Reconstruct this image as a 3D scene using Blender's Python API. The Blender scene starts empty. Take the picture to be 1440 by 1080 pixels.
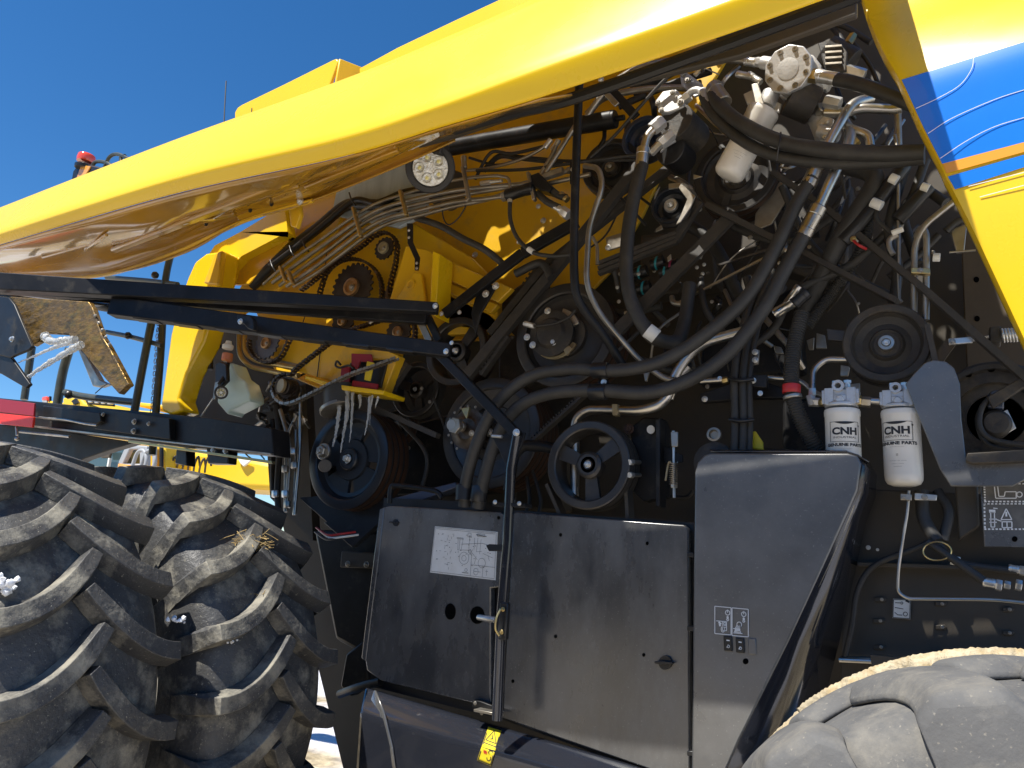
import bpy, bmesh, math, random
from mathutils import Vector, Matrix
random.seed(7)
S = bpy.context.scene
COL = S.collection
# ------------------------------------------------------------------ camera
FPX = 1088.0
CAM = Vector((0, -2.34, 1.6))
def cam_basis(yaw=30, pitch=13, roll=3.5):
    a, p, r = map(math.radians, (yaw, pitch, roll))
    F = Vector((-math.sin(a)*math.cos(p), math.cos(a)*math.cos(p), math.sin(p)))
    R0 = Vector((math.cos(a), math.sin(a), 0)); U0 = R0.cross(F)
    c, s = math.cos(r), math.sin(r)
    return F, c*R0+s*U0, c*U0-s*R0
CF, CR, CU = cam_basis()
cd = bpy.data.cameras.new('camera'); cam = bpy.data.objects.new('camera', cd); COL.objects.link(cam)
cam.matrix_world = Matrix(((CR.x, CU.x, -CF.x, CAM.x), (CR.y, CU.y, -CF.y, CAM.y), (CR.z, CU.z, -CF.z, CAM.z), (0, 0, 0, 1)))
cd.sensor_width = 36; cd.lens = 36*FPX/1440; cd.clip_end = 2000; cd.clip_start = 0.05
S.camera = cam
# ------------------------------------------------------------------ world and sun
SUN = Vector((-0.20, -0.455, 0.868)).normalized()          # direction towards the sun
W = bpy.data.worlds.new('World'); S.world = W; W.use_nodes = True
wn = W.node_tree.nodes; wl = W.node_tree.links
bg = wn['Background']; sky = wn.new('ShaderNodeTexSky'); sky.sky_type = 'NISHITA'; sky.sun_disc = False
sky.sun_elevation = math.asin(SUN.z); sky.sun_rotation = math.atan2(SUN.x, SUN.y)
sky.altitude = 1200; sky.air_density = 1.0; sky.dust_density = 0.05; sky.ozone_density = 5.0
hs = wn.new('ShaderNodeHueSaturation'); hs.inputs['Saturation'].default_value = 1.24   # a phone camera's deeper blue
wl.new(sky.outputs[0], hs.inputs['Color']); wl.new(hs.outputs[0], bg.inputs[0]); bg.inputs[1].default_value = 0.10
sd = bpy.data.lights.new('sun', 'SUN'); so = bpy.data.objects.new('sun', sd); COL.objects.link(so)
sd.energy = 5.0; sd.angle = math.radians(0.5); sd.color = (1, 0.955, 0.87)
so.rotation_euler = SUN.to_track_quat('Z', 'Y').to_euler(); so.location = (0, -6, 12)
S.view_settings.view_transform = 'Standard'; S.view_settings.look = 'None'
S.view_settings.gamma = 1; S.view_settings.use_curve_mapping = False; S.view_settings.exposure = 0.68

# ------------------------------------------------------------------ pixel -> place
def ray(px, py):
    return CF + (px-720)/FPX*CR + (540-py)/FPX*CU
def P(px, py, y):
    d = ray(px, py); t = (y-CAM.y)/d.y
    return CAM + d*t
def mpp(px, py, y):
    d = ray(px, py); return (y-CAM.y)/d.y/FPX

# ------------------------------------------------------------------ materials
MATS = {}
def mat(name, col, rough=0.5, metal=0.0, var=None, vscale=6, bump=0.0, bscale=60, dust=None, dscale=5, dlo=0.5, dhi=0.7,
        coat=0.0, coatr=0.06, rvar=0.0, trans=0.0, emit=None, stretch=None, spec=0.5, drough=0.85, flake=0.0):
    m = bpy.data.materials.new(name); m.use_nodes = True; nt = m.node_tree; N = nt.nodes; L = nt.links
    b = N['Principled BSDF']; b.inputs['Base Color'].default_value = (*col, 1)
    b.inputs['Roughness'].default_value = rough; b.inputs['Metallic'].default_value = metal
    b.inputs['Specular IOR Level'].default_value = spec
    if coat: b.inputs['Coat Weight'].default_value = coat; b.inputs['Coat Roughness'].default_value = coatr
    if trans: b.inputs['Transmission Weight'].default_value = trans
    if emit: b.inputs['Emission Color'].default_value = (*emit[0], 1); b.inputs['Emission Strength'].default_value = emit[1]
    tc = N.new('ShaderNodeTexCoord'); mp = N.new('ShaderNodeMapping'); L.new(tc.outputs['Object'], mp.inputs[0])
    if stretch: mp.inputs['Scale'].default_value = stretch
    vec = mp.outputs[0]; last = None
    def noise(sc, det=5, rg=0.6):
        n = N.new('ShaderNodeTexNoise'); n.inputs['Scale'].default_value = sc; n.inputs['Detail'].default_value = det
        n.inputs['Roughness'].default_value = rg; L.new(vec, n.inputs['Vector']); return n.outputs['Fac']
    def ramp(src, lo, hi):
        r = N.new('ShaderNodeMapRange'); r.inputs['From Min'].default_value = lo; r.inputs['From Max'].default_value = hi
        L.new(src, r.inputs['Value']); return r.outputs[0]
    def mix(f, a, c):
        x = N.new('ShaderNodeMix'); x.data_type = 'RGBA'; L.new(f, x.inputs[0])
        for s, v in ((6, a), (7, c)):
            if isinstance(v, tuple): x.inputs[s].default_value = (*v, 1)
            else: L.new(v, x.inputs[s])
        return x.outputs[2]
    cur = col
    if var: cur = mix(ramp(noise(vscale), 0.35, 0.65), cur, var)
    rsock = None
    if rvar:
        r = N.new('ShaderNodeMapRange'); r.inputs['From Min'].default_value = 0.3; r.inputs['From Max'].default_value = 0.7
        r.inputs['To Min'].default_value = max(0.03, rough-rvar); r.inputs['To Max'].default_value = min(1, rough+rvar)
        L.new(noise(vscale*1.7), r.inputs['Value']); rsock = r.outputs[0]
    if dust:
        f1 = ramp(noise(dscale, 8, 0.7), dlo, dhi)
        cur = mix(f1, cur, dust)
        rm = N.new('ShaderNodeMix'); rm.data_type = 'FLOAT'; L.new(f1, rm.inputs[0])
        if rsock: L.new(rsock, rm.inputs[2])
        else: rm.inputs[2].default_value = rough
        rm.inputs[3].default_value = drough; rsock = rm.outputs[0]
        if metal:
            mm = N.new('ShaderNodeMapRange'); mm.inputs['To Min'].default_value = metal; mm.inputs['To Max'].default_value = 0
            L.new(f1, mm.inputs['Value']); L.new(mm.outputs[0], b.inputs['Metallic'])
    if flake:   # tiny pale specks of dried dirt
        v = N.new('ShaderNodeTexNoise'); v.inputs['Scale'].default_value = 160; v.inputs['Detail'].default_value = 2
        L.new(tc.outputs['Object'], v.inputs['Vector'])
        cur = mix(ramp(v.outputs['Fac'], 0.68-flake*0.1, 0.74), cur, dust or (0.3, 0.27, 0.2))
    if not isinstance(cur, tuple): L.new(cur, b.inputs['Base Color'])
    if rsock: L.new(rsock, b.inputs['Roughness'])
    if bump:
        bp = N.new('ShaderNodeBump'); bp.inputs['Strength'].default_value = bump; bp.inputs['Distance'].default_value = 0.01
        L.new(noise(bscale, 4), bp.inputs['Height']); L.new(bp.outputs[0], b.inputs['Normal'])
    MATS[name] = m; return m
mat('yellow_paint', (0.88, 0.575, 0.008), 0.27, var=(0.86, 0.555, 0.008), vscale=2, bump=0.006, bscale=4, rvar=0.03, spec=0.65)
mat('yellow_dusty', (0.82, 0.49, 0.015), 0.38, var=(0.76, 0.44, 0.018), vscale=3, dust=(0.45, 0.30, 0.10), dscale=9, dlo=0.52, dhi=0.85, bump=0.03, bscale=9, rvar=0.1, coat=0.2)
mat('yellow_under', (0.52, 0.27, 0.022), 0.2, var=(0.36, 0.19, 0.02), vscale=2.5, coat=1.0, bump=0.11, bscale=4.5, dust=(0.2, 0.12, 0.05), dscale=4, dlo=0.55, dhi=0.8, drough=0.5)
mat('black_paint', (0.009, 0.009, 0.009), 0.42, spec=0.25, var=(0.02, 0.02, 0.022), vscale=5, dust=(0.10, 0.09, 0.07), dscale=14, dlo=0.55, dhi=1.0, bump=0.02, bscale=30, rvar=0.08)
mat('door_black', (0.040, 0.041, 0.043), 0.24, spec=1.0, coat=0.7, coatr=0.16, var=(0.048, 0.049, 0.052), vscale=1.6, dust=(0.22, 0.216, 0.205), dscale=3, dlo=0.40, dhi=1.0, bump=0.05, bscale=2.6, rvar=0.10, stretch=(1.6, 1.6, .7), drough=0.55, flake=0.3)
mat('cover_grey', (0.090, 0.091, 0.092), 0.30, spec=1.0, coat=0.6, coatr=0.2, var=(0.092, 0.092, 0.091), vscale=2, dust=(0.20, 0.195, 0.185), dscale=4, dlo=0.42, dhi=1.0, bump=0.015, bscale=18, rvar=0.08, drough=0.6, flake=0.2)
mat('glossy_black', (0.014, 0.016, 0.022), 0.13, var=(0.02, 0.022, 0.03), vscale=2, dust=(0.12, 0.12, 0.12), dscale=25, dlo=0.62, dhi=1.1, coat=0.6, bump=0.02, bscale=5)
mat('dark_wall', (0.048, 0.041, 0.031), 0.6, var=(0.068, 0.056, 0.04), vscale=3, dust=(0.09, 0.065, 0.04), dscale=4, dlo=0.5, dhi=1.0, bump=0.05, bscale=20)
mat('brown_wall', (0.085, 0.062, 0.038), 0.55, var=(0.065, 0.047, 0.028), vscale=3, dust=(0.13, 0.10, 0.06), dscale=6, dlo=0.5, dhi=0.9, bump=0.02)
mat('rubber_hose', (0.027, 0.026, 0.024), 0.55, var=(0.036, 0.034, 0.031), vscale=10, dust=(0.09, 0.082, 0.068), dscale=18, dlo=0.5, dhi=1.0, bump=0.08, bscale=120)
mat('belt_rubber', (0.042, 0.039, 0.035), 0.6, var=(0.05, 0.045, 0.04), vscale=12, dust=(0.12, 0.10, 0.08), dscale=30, dlo=0.5, dhi=1.0)
mat('rust_groove', (0.085, 0.04, 0.022), 0.5, metal=0.3, var=(0.045, 0.028, 0.02), vscale=14, bump=0.1, bscale=90)
mat('pulley_iron', (0.040, 0.040, 0.042), 0.38, metal=0.35, var=(0.055, 0.05, 0.045), vscale=8, dust=(0.10, 0.08, 0.055), dscale=10, dlo=0.5, dhi=0.9, bump=0.05, bscale=50, rvar=0.1)
mat('pulley_blue', (0.016, 0.019, 0.025), 0.30, var=(0.022, 0.025, 0.030), vscale=5, dust=(0.08, 0.078, 0.075), dscale=12, dlo=0.58, dhi=0.9, spec=.4, bump=0.03, bscale=30)
mat('cast_dark', (0.055, 0.052, 0.048), 0.6, metal=0.2, var=(0.035, 0.03, 0.026), vscale=10, dust=(0.14, 0.11, 0.07), dscale=9, dlo=0.5, dhi=0.8, bump=0.25, bscale=70)
mat('steel_tube', (0.64, 0.62, 0.58), 0.34, metal=1.0, var=(0.45, 0.43, 0.39), vscale=8, rvar=0.08, bump=0.02, bscale=60)
mat('steel_dull', (0.46, 0.44, 0.40), 0.38, metal=0.85, var=(0.32, 0.29, 0.24), vscale=12, rvar=0.1, bump=0.05)
mat('aluminium', (0.66, 0.66, 0.65), 0.45, metal=0.6, var=(0.5, 0.5, 0.49), vscale=12, bump=0.12, bscale=110, dust=(0.3, 0.28, 0.24), dscale=14, dlo=0.55, dhi=0.8)
mat('zinc', (0.78, 0.78, 0.76), 0.3, metal=0.75, var=(0.6, 0.59, 0.55), vscale=20)
mat('brass_zinc', (0.62, 0.48, 0.20), 0.32, metal=0.9, var=(0.45, 0.36, 0.2), vscale=20)
mat('bronze_hub', (0.50, 0.31, 0.14), 0.4, metal=0.7, var=(0.32, 0.19, 0.09), vscale=25, bump=0.1)
mat('tan_ring', (0.42, 0.36, 0.22), 0.45, metal=0.4, var=(0.28, 0.2, 0.10), vscale=12)
mat('chain_steel', (0.15, 0.13, 0.11), 0.38, metal=0.85, var=(0.07, 0.045, 0.03), vscale=25, bump=0.1)
mat('sprocket_steel', (0.065, 0.055, 0.048), 0.5, metal=0.5, var=(0.04, 0.03, 0.024), vscale=14, bump=0.1)
mat('filter_white', (0.78, 0.76, 0.70), 0.28, var=(0.72, 0.69, 0.62), vscale=4, dust=(0.5, 0.42, 0.3), dscale=9, dlo=0.6, dhi=1.0, coat=0.3)
mat('print_black', (0.02, 0.02, 0.022), 0.5)
mat('void_black', (0.002, 0.002, 0.002), 0.9, spec=0.05)  # painted shade for the inside of holes
mat('print_white', (0.82, 0.82, 0.80), 0.5)
mat('label_white', (0.80, 0.80, 0.76), 0.35, var=(0.72, 0.71, 0.66), vscale=20)
mat('label_yellow', (0.72, 0.56, 0.02), 0.45)
mat('label_grey', (0.10, 0.095, 0.085), 0.5, var=(0.16, 0.15, 0.13), vscale=30)
mat('red_print', (0.6, 0.06, 0.03), 0.5)
mat('tyre_rubber', (0.045, 0.045, 0.047), 0.5, var=(0.075, 0.074, 0.072), vscale=7, dust=(0.27, 0.25, 0.20), dscale=9, dlo=0.49, dhi=0.66, bump=0.5, bscale=60, flake=0.2)
mat('tyre_grey', (0.085, 0.085, 0.086), 0.8, var=(0.12, 0.118, 0.114), vscale=5, dust=(0.21, 0.195, 0.165), dscale=8, dlo=0.5, dhi=0.75, bump=0.25, bscale=60, flake=0.3)
mat('mud', (0.34, 0.29, 0.20), 0.95, var=(0.40, 0.30, 0.16), vscale=22, bump=0.8, bscale=60, dust=(0.50, 0.42, 0.28), dscale=30, dlo=0.45, dhi=0.6)
mat('rim_paint', (0.42, 0.40, 0.35), 0.5, dust=(0.3, 0.26, 0.2), dscale=6)
mat('decal_blue', (0.012, 0.17, 0.72), 0.22, var=(0.014, 0.20, 0.76), vscale=1.5, coat=0.5)
mat('decal_orange', (0.80, 0.33, 0.02), 0.3, coat=0.4)
mat('red_reflector', (0.78, 0.035, 0.02), 0.4, bump=0.1, bscale=200)
mat('red_dark', (0.28, 0.010, 0.02), 0.4, bump=0.1, bscale=200)
mat('plastic_black', (0.015, 0.015, 0.016), 0.35, bump=0.05, bscale=80)
mat('lamp_black', (0.028, 0.026, 0.024), 0.5, bump=0.2, bscale=60)
mat('lens', (0.85, 0.85, 0.80), 0.12, metal=0.5, bump=0.6, bscale=90, var=(0.6, 0.58, 0.5), vscale=60)
mat('lens_yellow', (0.85, 0.75, 0.25), 0.15, coat=1)
mat('reservoir', (0.66, 0.84, 0.74), 0.35, var=(0.72, 0.88, 0.80), vscale=5)
mat('amber_fluid', (0.65, 0.22, 0.08), 0.25, trans=0.1)
mat('cup_white', (0.78, 0.76, 0.68), 0.35)
mat('beacon_red', (0.85, 0.08, 0.02), 0.15, coat=1)
mat('amber', (0.85, 0.36, 0.04), 0.25, coat=1)
mat('rail_green', (0.045, 0.055, 0.048), 0.35, var=(0.07, 0.075, 0.06), vscale=20)
mat('cyan_plastic', (0.03, 0.28, 0.34), 0.4)
mat('maroon_plastic', (0.28, 0.03, 0.08), 0.4)
mat('glass_dark', (0.05, 0.08, 0.085), 0.06, spec=0.8)
mat('sheet_blue', (0.50, 0.60, 0.68), 0.4, var=(0.38, 0.47, 0.55), vscale=9, stretch=(3, 1, .4))
mat('duct_grey', (0.05, 0.053, 0.056), 0.45, bump=0.04)
mat('ice', (0.90, 0.92, 0.92), 0.10, trans=0.62, var=(0.75, 0.76, 0.74), vscale=30, bump=0.8, bscale=45)
mat('snow', (0.85, 0.87, 0.9), 0.7, bump=0.6, bscale=80)
mat('straw', (0.50, 0.36, 0.15), 0.9, var=(0.35, 0.24, 0.10), vscale=40)
mat('gold_rough', (0.12, 0.075, 0.025), 0.30, metal=0.7, var=(0.36, 0.21, 0.045), vscale=26, bump=0.5, bscale=40, stretch=(1.0, 1, 2.4), dust=(0.06, 0.04, 0.02), dscale=14, dlo=0.45, dhi=0.6)
mat('wire_red', (0.5, 0.03, 0.03), 0.4)
mat('wire_yellow', (0.6, 0.5, 0.05), 0.4)
mat('wire_blue', (0.05, 0.3, 0.5), 0.4)
mat('dark_blue_part', (0.045, 0.06, 0.10), 0.3, coat=0.4)
mat('far_yellow', (0.80, 0.50, 0.02), 0.4)
mat('far_grey', (0.35, 0.36, 0.37), 0.5)

# ------------------------------------------------------------------ mesh building
class MB:
    def __init__(s): s.v = []; s.f = []
    def add(s, vs, fs):
        o = len(s.v); s.v += [Vector(v) for v in vs]; s.f += [tuple(i+o for i in f) for f in fs]; return s
    def prism(s, poly, vec):
        n = len(poly); poly = [Vector(p) for p in poly]; vec = Vector(vec)
        nn = Vector((0, 0, 0))
        for i in range(n): nn += poly[i].cross(poly[(i+1) % n])
        fl = nn.dot(vec) > 0
        vs = poly+[p+vec for p in poly]
        a = list(range(n)); b = [n+i for i in range(n)]
        fs = [a[::-1] if fl else a, b if fl else b[::-1]]
        for i in range(n):
            j = (i+1) % n; q = (i, j, n+j, n+i); fs.append(q if fl else q[::-1])
        return s.add(vs, fs)
    def bar(s, p, q, w, h, up=(0, 0, 1), w2=None, h2=None):
        p, q = Vector(p), Vector(q); d = (q-p).normalized(); up = Vector(up)
        a = d.cross(up)
        if a.length < 1e-4: a = d.cross(Vector((1, 0, 0)))
        a.normalize(); b = a.cross(d); w2 = w if w2 is None else w2; h2 = h if h2 is None else h2
        vs = []
        for o, ww, hh in ((p, w, h), (q, w2, h2)):
            for i, j in ((-1, -1), (1, -1), (1, 1), (-1, 1)): vs.append(o+a*i*ww/2+b*j*hh/2)
        return s.add(vs, [(0, 1, 2, 3), (7, 6, 5, 4), (0, 4, 5, 1), (1, 5, 6, 2), (2, 6, 7, 3), (3, 7, 4, 0)])
    def tube(s, pts, r, seg=12, closed=False, caps=True):
        pts = [Vector(p) for p in pts]; n = len(pts)
        rs = r if isinstance(r, (list, tuple)) else [r]*n
        tan = []
        for i in range(n):
            if closed: t = pts[(i+1) % n]-pts[i-1]
            else: t = pts[min(i+1, n-1)]-pts[max(i-1, 0)]
            tan.append(t.normalized() if t.length > 1e-9 else Vector((0, 0, 1)))
        up = Vector((0, 1, 0)) if abs(tan[0].y) < 0.9 else Vector((0, 0, 1))
        nrm = (up-tan[0]*up.dot(tan[0])).normalized(); vs = []
        for i in range(n):
            nrm = (nrm-tan[i]*nrm.dot(tan[i])).normalized(); bi = tan[i].cross(nrm)
            for k in range(seg):
                a = 2*math.pi*k/seg; vs.append(pts[i]+(nrm*math.cos(a)+bi*math.sin(a))*rs[i])
        fs = []
        for i in range(n if closed else n-1):
            j = (i+1) % n
            for k in range(seg):
                k2 = (k+1) % seg; fs.append((i*seg+k, i*seg+k2, j*seg+k2, j*seg+k))
        if caps and not closed:
            fs.append(tuple(range(seg))[::-1]); fs.append(tuple((n-1)*seg+k for k in range(seg)))
        return s.add(vs, fs)
    def lathe(s, c, prof, seg=48, axis=(0, -1, 0), caps=True):
        """prof: (radius, height along axis) pairs"""
        c = Vector(c); ax = Vector(axis).normalized()
        a = ax.orthogonal().normalized(); b = ax.cross(a); vs = []; n = len(prof)
        for r, h in prof:
            for k in range(seg):
                t = 2*math.pi*k/seg; vs.append(c+ax*h+(a*math.cos(t)+b*math.sin(t))*max(r, 1e-5))
        fs = []
        for i in range(n-1):
            for k in range(seg):
                k2 = (k+1) % seg; fs.append((i*seg+k, i*seg+k2, (i+1)*seg+k2, (i+1)*seg+k))
        if caps:
            if prof[0][0] > 1e-4: fs.append(tuple(range(seg))[::-1])
            if prof[-1][0] > 1e-4: fs.append(tuple((n-1)*seg+k for k in range(seg)))
        return s.add(vs, fs)
    def sector(s, c, r0, r1, a0, a1, h0, h1, n=10):
        """arc block in the XZ plane; h along -Y"""
        c = Vector(c); vs = []
        for i in range(n+1):
            a = a0+(a1-a0)*i/n
            for r in (r0, r1):
                for h in (h0, h1): vs.append(c+Vector((math.cos(a)*r, -h, math.sin(a)*r)))
        fs = []
        for i in range(n):
            o = i*4; p = o+4
            fs += [(o, o+2, p+2, p), (o+1, p+1, p+3, o+3), (o, p, p+1, o+1), (o+2, o+3, p+3, p+2)]
        fs += [(0, 1, 3, 2), (n*4, n*4+2, n*4+3, n*4+1)]
        return s.add(vs, fs)
    def grid(s, rows, flip=False):
        nr = len(rows); nc = len(rows[0]); vs = [p for r in rows for p in r]; fs = []
        for i in range(nr-1):
            for j in range(nc-1):
                q = (i*nc+j, i*nc+j+1, (i+1)*nc+j+1, (i+1)*nc+j); fs.append(q[::-1] if flip else q)
        return s.add(vs, fs)
def link(name, me, parent=None, label=None):
    o = bpy.data.objects.new(name, me); COL.objects.link(o)
    if parent is not None: o.parent = parent
    if label: o['label'] = label
    return o
def build(mb, name, m, parent=None, bevel=0.0, smooth=35, label=None, fix=True, solid=0.0, seg=2):
    me = bpy.data.meshes.new(name); me.from_pydata([tuple(v) for v in mb.v], [], mb.f); me.update()
    if fix:
        bm = bmesh.new(); bm.from_mesh(me); bmesh.ops.recalc_face_normals(bm, faces=bm.faces); bm.to_mesh(me); bm.free()
    me.materials.append(MATS[m])
    if smooth:
        me.shade_smooth(); me.set_sharp_from_angle(angle=math.radians(smooth))
    o = link(name, me, parent, label)
    if solid:
        q = o.modifiers.new('solid', 'SOLIDIFY'); q.thickness = solid; q.offset = 0
    if bevel:
        q = o.modifiers.new('bevel', 'BEVEL'); q.width = bevel; q.segments = seg; q.limit_method = 'ANGLE'; q.angle_limit = math.radians(30)
        q.harden_normals = False
    return o
def catmull(pts, n=8):
    pts = [Vector(p) for p in pts]
    if len(pts) < 3:
        return pts
    out = []; ext = [2*pts[0]-pts[1]]+pts+[2*pts[-1]-pts[-2]]
    for i in range(1, len(ext)-2):
        p0, p1, p2, p3 = ext[i-1:i+3]
        for k in range(n):
            t = k/n
            out.append(0.5*((2*p1)+(p2-p0)*t+(2*p0-5*p1+4*p2-p3)*t*t+(3*p1-p0-3*p2+p3)*t**3))
    out.append(pts[-1]); return out
def thing(name, label, cat, loc=(0, 0, 0), group=None):
    o = bpy.data.objects.new(name, None); COL.objects.link(o); o.location = loc; o.empty_display_size = 0.1
    o['label'] = label; o['category'] = cat
    if group: o['group'] = group
    return o
def tag(o, label, cat, group=None, kind=None):
    o['label'] = label; o['category'] = cat
    if group: o['group'] = group
    if kind: o['kind'] = kind
    return o

ROOT = thing('combine_harvester', 'yellow and black combine harvester with raised side panel showing belts, pulleys and hoses', 'combine harvester')

# ------------------------------------------------------------------ builders that take pixel positions and a depth y
def PP(pts, y=None):
    return [P(p[0], p[1], p[2] if len(p) > 2 else y) for p in pts]
def plate(name, pts, y, t, m, bevel=0.003, parent=ROOT, label=None, smooth=35):
    return build(MB().prism(PP(pts, y), (0, t, 0)), name, m, parent, bevel, smooth, label)
def hose(name, pts, rpx, y=None, m='rubber_hose', parent=ROOT, seg=12, n=8, straight=False, label=None):
    q = PP(pts, y); mid = pts[len(pts)//2]; r = rpx*mpp(mid[0], mid[1], mid[2] if len(mid) > 2 else y)
    if not straight: q = catmull(q, n)
    return build(MB().tube(q, r, seg), name, m, parent, 0, 40, label)
def bent(name, pts, rpx, y=None, m='steel_tube', parent=ROOT, bend=0.035, seg=14):
    """rigid tube: straight runs with rounded corners"""
    q = PP(pts, y); mid = pts[len(pts)//2]; r = rpx*mpp(mid[0], mid[1], mid[2] if len(mid) > 2 else y)
    out = [q[0]]
    for i in range(1, len(q)-1):
        a, b, c = q[i-1], q[i], q[i+1]
        d1 = (a-b); d2 = (c-b); k = min(bend, d1.length*.45, d2.length*.45)
        s, e = b+d1.normalized()*k, b+d2.normalized()*k
        for j in range(7):
            t = j/6; out.append((1-t)**2*s+2*t*(1-t)*b+t*t*e)
    out.append(q[-1])
    return build(MB().tube(out, r, seg), name, m, parent, 0, 40)
def sleeve(name, a, b, rpx, m='steel_tube', parent=ROOT, hexa=False, lip=True):
    """a cylinder fitting from a to b, each (px,py,y)"""
    p, q = PP([a, b]); r = rpx*mpp(*a)
    L = (q-p).length; mb = MB()
    if hexa: mb.lathe(p, [(r*.93, 0), (r, L*.12), (r, L*.88), (r*.93, L)], 6, q-p)
    elif lip: mb.lathe(p, [(r*.9, 0), (r, .003), (r, L*.25), (r*.95, L*.27), (r*.95, L*.7), (r, L*.72), (r, L-.003), (r*.9, L)], 24, q-p)
    else: mb.lathe(p, [(r*.96, 0), (r, .002), (r, L-.002), (r*.96, L)], 24, q-p)
    return build(mb, name, m, parent, 0, 30)
_bolt = {}
def bolt(px, py, y, rpx=4, m='zinc', parent=ROOT, name='bolt', axis=(0, -1, 0)):
    if m not in _bolt:
        mb = MB(); mb.lathe((0, 0, 0), [(1.35, -.3), (1.4, -.2), (1.4, .12), (1.3, .18)], 20)
        mb.lathe((0, 0, 0), [(.95, .18), (1.0, .25), (1.0, .8), (.85, .95), (.5, .96), (.45, 1.15), (.35, 1.2)], 6)
        o = build(mb, name, m, parent, 0, 25); _bolt[m] = o.data
    else: o = link(name, _bolt[m], parent)
    s = rpx*mpp(px, py, y)/1.3
    o.location = P(px, py, y); o.scale = (s, s, s)
    o.rotation_euler = (0, random.uniform(0, 1), 0)
    return o
def bolts(lst, y, m='zinc', parent=ROOT):
    for b in lst: bolt(b[0], b[1], b[3] if len(b) > 3 else y, b[2] if len(b) > 2 else 3, m, parent)
def strap(name, a, b, wpx, ydepth, thick=.006, m='belt_rubber', y=None, parent=ROOT, bevel=0):
    """flat strip from pixel a to pixel b, wpx wide in the picture, ydepth deep"""
    p, q = PP([a, b], y); w = wpx*mpp(a[0], a[1], a[2] if len(a) > 2 else y)
    return build(MB().bar(p, q, w, ydepth, up=(0, 1, 0)), name, m, parent, bevel)
def pulley(px, py, y, rpx, style='disc', m='pulley_iron', width=.06, grooves=1, belt='belt_rubber', hub='bronze_hub',
           hubr=.22, label=None, flangem=None, nbolts=0, n=3, rot=0.5, dish=.012, groove_parts=True):
    r = rpx*mpp(px, py, y); c = P(px, py, y); mb = MB(); R = r
    # rim with V grooves, front face at h=0, body goes inward
    prof = [(R*.80, -.004), (R*.83, 0), (R*.97, 0), (R, -.003)]
    gw = width/grooves; h = -.003
    for g in range(grooves):
        prof += [(R, h-gw*.12), (R*.93, h-gw*.35), (R*.93, h-gw*.65), (R, h-gw*.88)]; h -= gw
    prof += [(R, h-.003), (R*.97, h-.006), (R*.82, h-.006), (R*.80, h)]
    mb.lathe(c, prof, 72, caps=False)
    mb.lathe(c, [(R*.80, -.004), (R*.80, h)], 72, caps=False)
    wh = -.018-dish
    if style == 'disc':
        mb.lathe(c, [(0.001, wh+.006), (R*.30, wh+.006), (R*.36, wh+.012), (R*.42, wh), (R*.56, wh-.006), (R*.74, wh+.0), (R*.80, wh+.012), (R*.80, wh-.02), (.001, wh-.02)], 64, caps=False)
    elif style == 'ribbed':
        mb.lathe(c, [(0.001, wh), (R*.30, wh), (R*.32, wh+.01), (R*.36, wh+.01), (R*.38, wh-.004), (R*.50, wh-.004), (R*.52, wh+.008), (R*.60, wh+.01), (R*.80, -.012), (R*.80, wh-.03), (.001, wh-.03)], 64, caps=False)
    elif style == 'spokes':
        mb.lathe(c, [(R*.10, wh-.02), (R*.30, wh-.02), (R*.30, wh+.02), (R*.24, wh+.026), (R*.10, wh+.026), (R*.10, wh-.02)], 40, caps=False)
        for k in range(n):
            a = rot+2*math.pi*k/n; d = Vector((math.cos(a), 0, math.sin(a)))
            p0 = c+Vector((0, -wh, 0))+d*R*.26; p1 = c+Vector((0, -wh, 0))+d*R*.82
            mb.bar(p0, p1, R*.27, .016, up=(0, 1, 0), w2=R*.36)
    elif style == 'holes':
        mb.lathe(c, [(.001, wh+.008), (R*.40, wh+.008), (R*.42, wh), (R*.42, wh-.016), (.001, wh-.016)], 56, caps=False)
        mb.lathe(c, [(R*.66, wh), (R*.74, wh+.002), (R*.80, -.006), (R*.80, wh-.016), (R*.66, wh-.016), (R*.66, wh)], 72, caps=False)
        for k in range(n):
            a = rot+2*math.pi*k/n
            mb.sector(c, R*.41, R*.67, a-.50, a+.50, wh-.016, wh, 8)
    o = build(mb, 'pulley', m, ROOT, 0, 28, label)
    # belts riding in the grooves
    if belt:
        h = -.003
        for g in range(grooves):
            q = MB().lathe(c, [(R*.93, h-gw*.7), (R*1.005, h-gw*.82), (R*1.005, h-gw*.18), (R*.93, h-gw*.3)], 72, caps=False)
            build(q, 'belt_wrap', belt, o, 0, 30); h -= gw
    q = MB(); hr = R*hubr
    q.lathe(c, [(hr, wh), (hr, wh+.022), (hr*.9, wh+.026), (hr*.55, wh+.026), (hr*.5, wh+.022), (hr*.5, wh+.01), (.0005, wh+.01)], 32, caps=False)
    build(q, 'hub', hub, o, 0, 30)
    ya = y-wh-.0; bolt(px, py, y+(-wh)-.018, rpx*hubr*.42, 'zinc', o)
    for k in range(nbolts):
        a = rot*1.3+2*math.pi*k/nbolts
        bolt(px+math.cos(a)*rpx*.34, py+math.sin(a)*rpx*.34, y-wh-.008, rpx*.06, 'zinc', o)
    return o
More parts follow.
